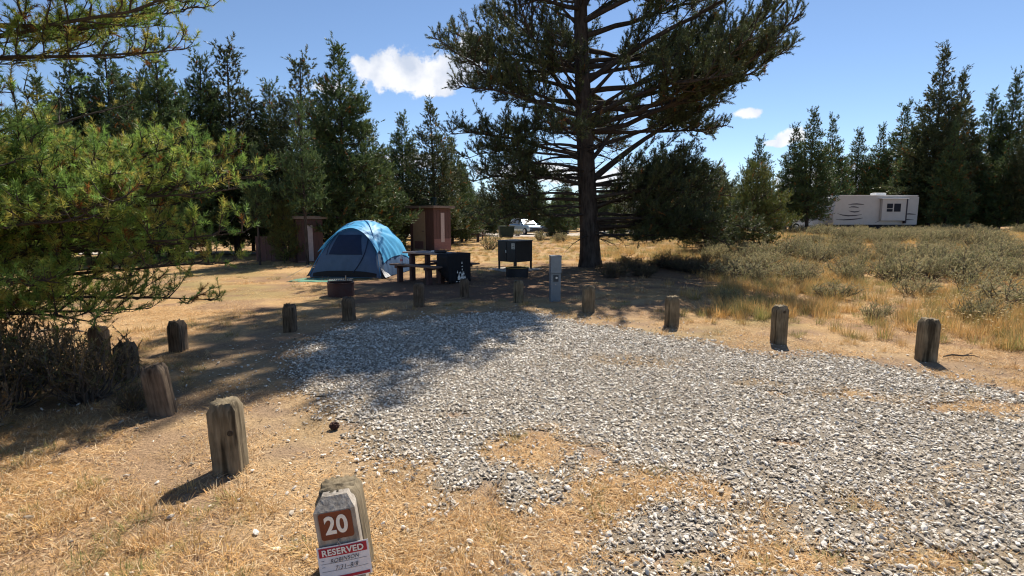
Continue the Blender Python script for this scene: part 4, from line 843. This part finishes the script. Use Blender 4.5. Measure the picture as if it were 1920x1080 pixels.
    b = MB().box((0, 0, .02), (.16, .10, .04), bev=.012).build('folded_napkin', mat('white_napkin', (.7, .7, .7), .8, .1, 20)); b.location = M @ Vector((-.05, .02, .757)); b.rotation_euler = (0, 0, 1.2); tag(b, 'small white folded napkin lying behind the dark pan', 'napkin')
build_table()

# ------------------------------------------------------------------ fire rings
def fire_ring(px, py, r, h, label, rim, grate, rz=0):
    x, y = on_ground(px, py); y += r; z = gz(x, y); e = empty('fire_ring', (x, y, z), rz); tag(e, label, 'fire ring', 'steel fire rings')
    q = MB(); q.lathe([(r - .006, -.03), (r, -.03), (r + .004, h - .02), (r + .014, h - .012), (r + .014, h), (r - .012, h), (r - .012, h - .02), (r - .010, -.03)], 36); q.build('ring', M_char if rim else M_rust, e)
    q = MB(); q.lathe([(0, .05), (r * .4, .07), (r * .75, .05), (r - .015, .02)], 20); q.build('ash_bed', mat('ash', (.20, .185, .17), .95, .3, 20), e, True)
    if rim: q = MB(); q.lathe([(r - .055, h + .004), (r - .055, h + .012), (r + .016, h + .012), (r + .016, h + .003)], 36); q.build('rim_plate', mat('yellow_rim', (.42, .28, .06), .6, .25, 14), e)  # top edge of the ring gets one flat yellow colour
    if grate:
        f = h + .045; q = MB()
        for k in range(11): q.tube([(-r * .85 + 1.7 * r * k / 10, -r * .62, f), (-r * .85 + 1.7 * r * k / 10, r * .62, f)], .008, 5)
        for s_ in (-1, 1): q.tube([(-r * .9, s_ * r * .62, f), (r * .9, s_ * r * .62, f)], .011, 5)
        for s_ in (-1, 1): q.tube([(s_ * r * .9, 0, .02), (s_ * r * .9, 0, f + .02)], .012, 6)
        q.build('grate', mat('grey_grate', (.14, .145, .15), .5, .2, metal=.5), e); q = MB(); q.tube([(r * .5, -r * .62, f), (r * .5, -r * .95, f + .05), (r * .5, -r * 1.0, f + .12)], .012, 6); q.build('grate_handle', M_steel, e)
fire_ring(632, 557, .27, .29, 'rust-red steel fire ring with a raised grate before the tent', False, True, .2)
fire_ring(970, 522, .31, .26, 'black steel fire ring with yellow rim in front of the bear locker', True, False)

# ------------------------------------------------------------------ bear locker
M_locker = mat('dark_brown_locker_steel', (.022, .02, .02), .5, .25, 6, spec=.4); M_conc = mat('pale_concrete', (.42, .38, .33), .9, .15, 12, bump=.2)
def build_locker():
    cx, cy = .10, 17.1; e = empty('bear_locker', (cx, cy, gz(cx, cy)), R(47)); tag(e, 'black steel bear-proof food locker raised on legs', 'food locker')
    a = .39; z0, z1 = .27, .92
    MB().span((-a, -a, z0), (a, a, z1), .008).build('cabinet', M_locker, e); MB().span((-a - .02, -a - .02, z1 + .002), (a + .02, a + .02, z1 + .03), .004).build('lid', mat('locker_lid', (.16, .15, .14), .55, .2), e)
    for sx in (-1, 1):
        for sy in (-1, 1): MB().span((sx * (a - .03) - .025, sy * (a - .03) - .025, .03), (sx * (a - .03) + .025, sy * (a - .03) + .025, z0 - .002), .003).build('leg', M_locker, e)
    # doors on the face towards the camera's left (-x in local turns left): two leaves, handle, notice
    for k in range(2): MB().span((-a - .014, -a + .02 + k * (a - .005), z0 + .03), (-a - .002, -a + .02 + k * (a - .005) + a - .03, z1 - .03), .003).build('door', M_locker, e)
    n = MB().span((-a - .020, -a + .03, .68), (-a - .0155, -a + .17, .86)).build('notice', mat('cream_notice', (.52, .49, .42), .6, .15, 25), e)
    for k in range(3): MB().span((-a - .0225, -a + .05, .705 + .05 * k), (-a - .0205, -a + .125, .722 + .05 * k)).build('notice_line', M_ink, n)
    q = MB(); q.box((-a - .026, .01, .60), (.02, .04, .09), bev=.006); q.build('handle', M_steel, e)
    s = MB().span((-.62, -.62, -.06), (.62, .62, .028), .01).build('concrete_slab', M_conc); s.location = (cx, cy, gz(cx, cy)); s.rotation_euler = (0, 0, R(47)); tag(s, 'pale concrete slab under the bear locker', 'slab')
build_locker()

# ------------------------------------------------------------------ utility pedestal
def build_pedestal():
    x, y = on_ground(1041, 566); y += .1; e = empty('utility_pedestal', (x, y, gz(x, y)), R(6)); tag(e, 'blue-grey metal electrical pedestal at the pad edge near the big trunk', 'pedestal')
    m = mat('blue_grey_paint', (.16, .20, .24), .45, .12, 8, metal=.2, spec=.5); w = .098
    MB().span((-w, -w * .9, -.1), (w, w * .9, .56), .006).build('lower_cabinet', m, e); MB().span((-w - .006, -w * .9 - .03, .563), (w + .006, w * .9, .885), .008).build('upper_hood', m, e)
    MB().box((0, -.01, .895), (2 * w + .03, 2 * w + .03, .018), bev=.006).build('cap', m, e)
    p = MB().span((-.05, -w * .9 - .010, .40), (.05, -w * .9 - .001, .53), .003).build('outlet_plate', mat('dark_plate', (.05, .06, .07), .5, .1), e)
    q = MB(); q.lathe([(0, .012), (.018, .012), (.022, 0)], 14); o = q.build('outlet', M_white, p); o.location = (.012, -w * .9 - .010, .475); o.rotation_euler = (R(90), 0, 0)
    q = MB(); q.lathe([(0, .01), (.010, .01), (.012, 0)], 12); o = q.build('lock', M_steel, e); o.location = (-.005, -w * .9 - .001, .345); o.rotation_euler = (R(90), 0, 0)
    for k in range(3): MB().span((-.06, -w * .9 - .034, .62 + .02 * k), (.06, -w * .9 - .0305, .628 + .02 * k)).build('louvre', m, e)
build_pedestal()

# ------------------------------------------------------------------ outhouses
M_maroon = mat('maroon_siding', (.115, .066, .062), .8, .2, 6, stretch=(6, 6, .3)); M_tan = mat('tan_door_paint', (.36, .27, .19), .6, .1, 5); M_roof = mat('brown_grey_roof', (.23, .185, .165), .7, .15, 6); M_vent = mat('pale_vent', (.50, .42, .42), .6, .12, 10)
def outhouse(cx, cy, rz, wx, wy, h, label, pipe, vent_side, door=True):
    e = empty('outhouse', (cx, cy, gz(cx, cy)), rz); tag(e, label, 'outhouse', 'maroon outhouses')
    MB().span((-wx / 2, -wy / 2, -.15), (wx / 2, wy / 2, h), .01).build('wall', M_maroon, e)
    n = int(wx / .2)
    for k in range(n): MB().span((-wx / 2 + k * wx / n + .006, -wy / 2 - .012, .05), (-wx / 2 + (k + 1) * wx / n - .006, -wy / 2 - .001, h - .12)).build('siding_board', M_maroon, e)
    n = int(wy / .2)
    for k in range(n): MB().span((wx / 2 + .001, -wy / 2 + k * wy / n + .006, .05), (wx / 2 + .012, -wy / 2 + (k + 1) * wy / n - .006, h - .12)).build('siding_board', M_maroon, e)
    rf = MB().box((0, 0, h + .06), (wx + .34, wy + .34, .10), bev=.012).build('roof', M_roof, e); MB().box((0, 0, h + .118), (wx + .36, wy + .36, .012)).build('roof_cover', mat('roof_cover', (.30, .26, .24), .7, .15), rf)
    if door:
        d = MB().span((-wx * .36, -wy / 2 - .035, .04), (wx * .16, -wy / 2 - .013, h - .16), .004).build('door', M_tan, e); MB().span((-wx * .30, -wy / 2 - .041, .12), (wx * .08, -wy / 2 - .036, .50)).build('kick_plate', mat('door_grille', (.17, .10, .10), .6, .3, 30, stretch=(.2, 1, 6)), d); q = MB(); q.tube([(wx * .12, -wy / 2 - .036, 1.0), (wx * .12, -wy / 2 - .08, 1.0), (wx * .05, -wy / 2 - .08, 1.0)], .014, 6); q.build('handle', M_char, d)
    MB().span((wx / 2 + .013, -wy * .10, .45 if pipe else .05), (wx / 2 + .03, wy * .10, h - .22)).build('vent_strip', M_vent, e)
    MB().span((wx / 2 + .013, -wy * .49, .02), (wx / 2 + .022, wy * .49, .62 if pipe else .02 + .05)).build('splash_board', mat('faded_maroon', (.24, .13, .125), .8, .2, 10), e)
    if pipe: q = MB(); q.lathe([(.15, h + .1), (.15, h + .5), (.17, h + .51), (.17, h + .55), (0, h + .57)], 16, (0, wy * .2, 0)); q.build('vent_pipe', mat('dark_green_pipe', (.015, .035, .035), .5, .2), e)
p0 = at(812, 474, 26.2); outhouse(p0.x - .25, 27.2, R(-33), 1.55, 1.3, 2.12, 'maroon outhouse with tan door and dark vent pipe behind the tent', True, 1)
outhouse(-7.95, 20.6, R(-50), 1.0, 1.0, 1.62, 'small maroon outhouse half hidden by trunks left of the tent', False, 1, False)
# privacy screen beside the small outhouse
def screen():
    e = empty('privacy_fence', (-8.95, 20.5, gz(-8.95, 20.5)), R(4)); tag(e, 'low maroon board screen left of the small outhouse', 'fence')
    for k in range(6): MB().span((-.85 + .19 * k, -.015, -.05), (-.85 + .19 * k + .18, .015, .95), .003).build('board', M_maroon, e)
    MB().span((-.87, .017, .3), (.28, .05, .4)).build('rail', M_maroon, e); MB().span((-.87, .017, .72), (.28, .05, .82)).build('rail', M_maroon, e)
screen()

# ------------------------------------------------------------------ vehicles
M_glass = mat('dark_glass', (.012, .016, .022), .08, .1, 3, spec=.9); M_tyre = mat('tyre_rubber', (.015, .015, .016), .8, .2); M_rim = mat('alloy_rim', (.45, .46, .48), .3, .1, metal=.8); M_lamp = mat('headlight_glass', (.7, .72, .75), .15, .05, spec=.8)
def car(px, Y, heading, paint, label, roof=1.68, L=4.6, cls='car'):
    p = at(px, 430, Y); e = empty('parked_' + cls, (p.x, p.y, gz(p.x, p.y)), heading); tag(e, label, cls, 'parked vehicles')
    w = .9; rows = [(-2.28, .45, .85), (-2.2, .38, 1.02), (-1.6, .33, 1.06), (-.4, .3, 1.03), (.7, .3, 1.02), (1.0, .3, 1.0), (1.9, .33, .92), (2.2, .38, .80), (2.3, .45, .68)]; q = MB(); P = []
    for x, zb, zt in rows:
        t = 1 - .16 * (abs(x) / 2.3) ** 4; P.append([(x, -w * t * .94, zb), (x, -w * t, zb + .25), (x, -w * t * .985, zt - .08), (x, -w * t * .9, zt), (x, w * t * .9, zt), (x, w * t * .985, zt - .08), (x, w * t, zb + .25), (x, w * t * .94, zb)])
    q.grid([r_ + [r_[0]] for r_ in P]); q.bm.faces.new([q.bm.verts.new(v) for v in P[0]]); q.bm.faces.new([q.bm.verts.new(v) for v in P[-1]][::-1]); bmesh.ops.remove_doubles(q.bm, verts=q.bm.verts, dist=.001); q.build('body', paint, e, False)
    q = MB(); cab = [(-2.12, 1.03, .80), (-1.85, roof - .08, .66), (-1.5, roof, .64), (.05, roof, .64), (.25, roof - .05, .65), (1.05, 1.02, .80)]; q.grid([[(x, -ww, 1.0), (x, -ww, z), (x, ww, z), (x, ww, 1.0)] for x, z, ww in cab]); q.build('cabin', paint, e)
    def pane(nm, pts, off): MB().poly([Vector(a) + Vector(off) for a in pts], Vector(off) * -.5).build(nm, M_glass, e)
    for s_ in (-1, 1):
        for x0, x1, x2, x3 in ((-1.85, -1.62, -.85, -.85), (-.78, -.78, .02, .02), (.08, .08, .20, .84)): pane('side_window', [(x0, s_ * .80, 1.08), (x1, s_ * .672, roof - .1), (x2, s_ * .672, roof - .1), (x3, s_ * .80, 1.08)], (0, s_ * .03, .0))
        for x in (-1.4, 1.42):
            q = MB(); q.lathe([(.14, .10), (.30, .11), (.345, .07), (.345, -.07), (.30, -.11), (.14, -.10)], 22); o = q.build('wheel', M_tyre, e); o.rotation_euler = (R(90), 0, 0); o.location = (x, s_ * .82, .345); q = MB(); q.lathe([(0, .105), (.21, .108), (.22, .09), (.22, -.09), (.21, -.108), (0, -.105)], 16); q.build('rim', M_rim, o)
        MB().box((2.2, s_ * .62, .74), (.14, .34, .14), bev=.03).build('headlight', M_lamp, e); MB().box((-2.22, s_ * .72, .86), (.12, .16, .22), bev=.02).build('tail_light', mat('tail_red', (.4, .02, .02), .2, 0), e); MB().box((.85, s_ * 1.0, 1.08), (.12, .18, .13), bev=.03).build('mirror', paint, e)
    pane('windscreen', [(1.0, -.72, 1.06), (.30, -.58, roof - .1), (.30, .58, roof - .1), (1.0, .72, 1.06)], (.03, 0, .02)); pane('rear_window', [(-2.06, -.7, 1.12), (-1.86, -.58, roof - .14), (-1.86, .58, roof - .14), (-2.06, .7, 1.12)], (-.03, 0, .01))
    MB().box((2.29, 0, .62), (.06, 1.0, .16), bev=.02).build('grille', M_char, e); MB().box((2.28, 0, .44), (.1, 1.5, .1), bev=.03).build('bumper', M_char, e)
    for s_ in (-1, 1): q = MB(); q.tube([(-1.5, s_ * .58, roof + .04), (.0, s_ * .58, roof + .04)], .018, 5); q.build('roof_rail', M_rim, e)
car(985, 57, R(-62), mat('silver_blue_paint', (.30, .40, .46), .25, .05, 3, metal=.5, coat=.6), 'silver-blue estate car parked far behind the bear locker', 1.62)
car(1040, 55, R(-118), mat('dark_car_paint', (.015, .018, .025), .22, .05, 3, coat=.6), 'dark car parked right of the silver-blue one', 1.7)
car(1506, 47, R(10), mat('white_car_paint', (.6, .6, .6), .3, .05, 3, coat=.5), 'pale car glimpsed left of the trailer behind sagebrush', 1.5)
def trailer(p, rz, L, W, zr, label, detail=True):
    e = empty('travel_trailer', (p[0], p[1], gz(p[0], p[1])), rz); tag(e, label, 'trailer', 'camping trailers'); m = mat('cream_trailer_wall', (.46, .44, .425), .45, .06, 2); x0, x1 = -L / 2, L / 2; zb = .62
    prof = [(x0, zb), (x0 - .05, 1.5), (x0 + .10, zr - .12), (x0 + .4, zr), (x1 - .2, zr), (x1, zr - .1), (x1, zb)]
    MB().poly([(x, -W / 2, z) for x, z in prof], (0, W, 0)).build('shell', m, e)
    MB().span((x0 + .35, -W / 2 - .03, zr + .003), (x1 - .1, W / 2 + .03, zr + .05), .01).build('roof', mat('white_roof', (.8, .79, .77), .5, .05), e)
    MB().box((L * .13, 0, zr + .17), (.95, .7, .24), bev=.07).build('roof_air_conditioner', mat('white_plastic', (.75, .75, .74), .5, .05), e)
    y = -W / 2
    dk = mat('dark_swoosh', (.03, .025, .04), .5, .1)
    def sw(pts, th): 
        up = [(x, z + t) for (x, z), t in zip(pts, th)]; lo = [(x, z - t) for (x, z), t in zip(pts, th)]
        MB().poly([(x, y - .006, z) for x, z in lo + up[::-1]], (0, .004, 0)).build('stripe', dk, e)
    th = [.01, .04, .05, .04, .015]
    if detail:
        for a in ([(-.46, 1.55), (-.40, 1.42), (-.33, 1.36), (-.25, 1.38), (-.17, 1.46)], [(-.47, 1.05), (-.38, 1.02), (-.30, 1.05), (-.22, 1.10), (-.15, 1.18)], [(.00, .78), (.08, 1.05), (.17, 1.3), (.25, 1.42), (.31, 1.44)], [(.12, .98), (.22, 1.03), (.30, 1.06), (.38, 1.04), (.46, 1.02)], [(.32, 1.44), (.36, 1.50), (.40, 1.52), (.44, 1.50), (.48, 1.48)], [(-.33, 1.78), (-.29, 1.70), (-.26, 1.68), (-.22, 1.70), (-.19, 1.78)], [(-.33, 2.04), (-.30, 2.1), (-.27, 2.1), (-.24, 2.08), (-.21, 2.02)], [(-.34, 2.28), (-.29, 2.33), (-.24, 2.34), (-.19, 2.32), (-.15, 2.28)]): sw([(x * L, z) for x, z in a], th)
        # slide-out with its window
        MB().span((L * .04, y - .28, .95), (L * .33, y - .012, 2.75), .02).build('slide_out', m, e); MB().span((L * .325, y - .30, .72), (L * .34, y - .01, 2.8)).build('slide_out_trim', dk, e); MB().span((L * .02, y - .36, 2.755), (L * .345, y - .014, 2.82)).build('slide_out_awning', mat('white_roof', (.8, .79, .77)), e)
        yy = y - .29
        for a0, a1, b0, b1 in ((.095, .165, 1.85, 2.25), (.095, .165, 1.58, 1.80), (.18, .26, 1.58, 2.25)): MB().span((L * a0, yy - .004, b0 + .12), (L * a1, yy + .003, b1 + .12)).build('window', mat('tinted_window', (.012, .015, .025), .5, .1, 3, spec=.15), e)
        MB().span((x1 + .002, y + .2, .7), (x1 + .02, -y - .2, zr - .5)).build('rear_panel', mat('grey_panel', (.2, .18, .18), .6, .1), e)
    else:
        MB().span((-.6, y - .02, 1.5), (.55, y + .01, 2.3), .01).build('window', M_glass, e)
        MB().span((1.2, y - .015, .75), (1.9, y + .01, 2.5), .01).build('door', mat('pale_door', (.55, .53, .5), .5, .05), e)
    for x in (-.5, .35):
        for s_ in (-1, 1): q = MB(); q.lathe([(0, .1), (.34, .1), (.36, .06), (.36, -.06), (.34, -.1), (0, -.1)], 20); o = q.build('wheel', M_tyre, e); o.rotation_euler = (R(90), 0, 0); o.location = (x, s_ * (W / 2 - .12), .36)
    MB().span((x0 - 1.0, -.05, .42), (x0, .05, .55)).build('tow_bar', M_char, e); MB().span((x0 + .05, -W / 2 + .1, .45), (x1 - .05, W / 2 - .1, zb - .003)).build('chassis', M_char, e)
pr = at(1622, 418, 46.5); trailer((pr.x, pr.y), R(3), 7.3, 2.4, 3.02, 'cream travel trailer with dark swoosh stripes beyond the sagebrush field')
pr = at(742, 430, 43); trailer((pr.x, pr.y), R(-8), 6.0, 2.3, 2.9, 'pale trailer with a dark window glimpsed between tent and outhouse', False)
pr = at(1180, 400, 66); trailer((pr.x, pr.y), R(6), 7.5, 2.4, 3.1, 'white roofed trailer glimpsed behind the low boughs right of the trunk', False)

# ------------------------------------------------------------------ far camp furniture
def rail_fence(pxa, pxb, Y, label, n=3):
    a = at(pxa, 440, Y); b = at(pxb, 440, Y); L = b.x - a.x; e = empty('rail_fence', (a.x, Y, gz(a.x, Y))); tag(e, label, 'fence', 'low rail fences')
    m = mat('dark_rail_wood', (.06, .045, .04), .85, .3, 8)
    for k in range(n): x = L * k / (n - 1); MB().span((x - .1, -.1, -.1), (x + .1, .1, .62), .01).build('post', m, e)
    MB().span((-.2, -.09, .47), (L + .2, .09, .60), .01).build('rail', m, e)
rail_fence(836, 896, 37, 'low dark rail barrier right of the outhouse with tan door'); rail_fence(452, 545, 30, 'low rail barrier among trunks left of the small outhouse')
def far_table(px, Y, label, rz):
    p = at(px, 436, Y); e = empty('picnic_table', (p.x, Y, gz(p.x, Y)), rz); tag(e, label, 'picnic table')
    for k in range(4): MB().span((-.9, -.36 + .18 * k, .72), (.9, -.36 + .18 * k + .17, .76)).build('table_plank', M_tablewood, e)
    for s_ in (-1, 1): MB().span((-.9, s_ * .7 - .14, .43), (.9, s_ * .7 + .14, .47)).build('bench_plank', M_tablewood, e)
    for x in (-.6, .6):
        MB().span((x - .04, -.8, .36), (x + .04, .8, .42)).build('bench_support', M_leg, e)
        for s_ in (-1, 1): MB().span((x - .04, s_ * .4 - .06, 0), (x + .04, s_ * .4 + .06, .715)).build('leg', M_leg, e)
far_table(893, 41, 'distant dark picnic table between the outhouse and the bear locker', .3)
def dumpster():
    p = at(949, 440, 46); e = empty('waste_bin', (p.x, 46, gz(p.x, 46)), .2); tag(e, 'dark green waste bin behind the bear locker, left of the silver-blue car', 'bin'); m = mat('dark_green_bin', (.02, .04, .03), .5, .2, 5)
    MB().poly([(-.55, -.4, 0.08), (.55, -.4, 0.08), (.65, -.4, .95), (-.65, -.4, .95)], (0, .8, 0)).build('body', m, e); MB().box((0, 0, .985), (1.36, .9, .05), bev=.015).build('lid', m, e)
    for x in (-.45, .45): MB().box((x, 0, .04), (.12, .7, .08)).build('skid', M_char, e)
dumpster()
def road():
    for nm, y0, y1, x0, x1 in (('camp_road', 49, 61, -70, 26), ('camp_path', 24.3, 25.7, -30, -8.6)):
        xs = np.linspace(x0, x1, 90); ys = np.linspace(y0, y1, 8); X, Y = np.meshgrid(xs, ys); Y = Y + np.sin(X * .3) * .3; x = X.ravel(); y = Y.ravel(); id_ = np.arange(len(x)).reshape(X.shape); F = np.stack([id_[:-1, :-1], id_[:-1, 1:], id_[1:, 1:], id_[1:, :-1]], -1).reshape(-1, 4)
        o = link(nm, np_mesh(nm, np.stack([x, y, terrain_h(x, y) + .03], 1), F, smooth=True), mat('pale_dusty_road', (.46, .40, .34), .95, .15, 2)); tag(o, kind='structure')
road()

# ------------------------------------------------------------------ small things on the ground
def small():
    x, y = on_ground(627, 803); rg = random.Random(5); bm = bmesh.new(); bmesh.ops.create_icosphere(bm, subdivisions=3, radius=.03)
    for v in bm.verts: v.co *= 1 + .16 * math.sin(v.co.z * 420 + math.atan2(v.co.y, v.co.x) * 5) + rg.uniform(-.04, .04)
    me = bpy.data.meshes.new('pine_cone'); bm.to_mesh(me); bm.free(); o = link('pine_cone', me, mat('cone_brown', (.055, .025, .018), .85, .4, 60)); o.location = (x, y, gz(x, y) + .032); o.scale = (1.25, 1, .95); tag(o, 'dark brown pine cone lying at the gravel edge', 'pine cone')
    x, y = on_ground(1795, 672); q = MB(); q.tube([(-.16, 0, .02), (-.05, .02, .035), (.06, -.01, .03), (.2, .04, .05)], [.008, .01, .009, .004], 6); q.tube([(.06, -.01, .03), (.12, -.07, .05), (.15, -.12, .04)], [.007, .005, .003], 5); o = q.build('fallen_stick', M_twig); o.location = (x, y, gz(x, y)); tag(o, 'forked dead stick on the ground right of the rightmost bollard', 'stick')
    x, y = on_ground(118, 674); q = MB(); q.tube([(-.2, 0, 0), (0, .03, .02), (.22, 0, .0)], [.012, .016, .008], 6); o = q.build('fallen_stick', mat('bleached_wood', (.5, .42, .34), .8, .15)); o.location = (x * .93, y * .93, .42); o.rotation_euler = (0, .05, .2); tag(o, 'bleached dead stick caught in the dry shrub under the near pine', 'stick')
    # fallen twigs and flecks of bark in the litter: uncountable
    n = 700; y = 1.6 + 9 * rs.rand(n) ** 1.4; x = (rs.rand(n) * 2 - 1) * (y + 1); k = rs.rand(n) > gravel_amount(x, y) * .9; x, y = x[k], y[k]; n = len(x)
    def tw(seed): 
        r_ = np.random.RandomState(seed); P = np.cumsum(np.concatenate([[[-.05, 0, 0]], r_.normal(0, .006, (4, 3)) + [.025, 0, 0]]), 0)[None]; V, F = tubes(P, np.full((1, 5), .0022), 4); return np_mesh('twig', V, F)
    scatter('twig_litter', np.stack([x, y, terrain_h(x, y) + .016], 1), np.stack([rs.normal(0, .2, n), rs.normal(0, .2, n), rs.rand(n) * 6.28], 1), rs.uniform(.35, 1.2, n), rs.randint(0, 3, n), [tw(k) for k in range(3)], mat('grey_dead_twig', (.20, .15, .11), .9, .3, 30), 'fallen twigs scattered in the dry grass')
    # pale seed heads in the field
    n = 420; c = [(on_ground(px, py)) for px, py in ((1800, 585), (1870, 600), (1700, 545), (1500, 520), (1840, 630))]; ci = rs.randint(0, len(c), n); x = np.array([c[i][0] for i in ci]) + rs.normal(0, .5, n); y = np.array([c[i][1] for i in ci]) + rs.normal(0, .45, n)
    bm = bmesh.new(); bmesh.ops.create_icosphere(bm, subdivisions=1, radius=.015); bmesh.ops.scale(bm, vec=(1, 1, .45), verts=bm.verts); me = bpy.data.meshes.new('flower'); bm.to_mesh(me); bm.free()
    scatter('yarrow_flowers', np.stack([x, y, terrain_h(x, y) + rs.uniform(.18, .36, n)], 1), np.zeros((n, 3)), rs.uniform(.5, 1.2, n), np.zeros(n), [me], mat('pale_flower', (.60, .45, .22), .8, .2), 'pale dried flower heads in the field grass')
small()
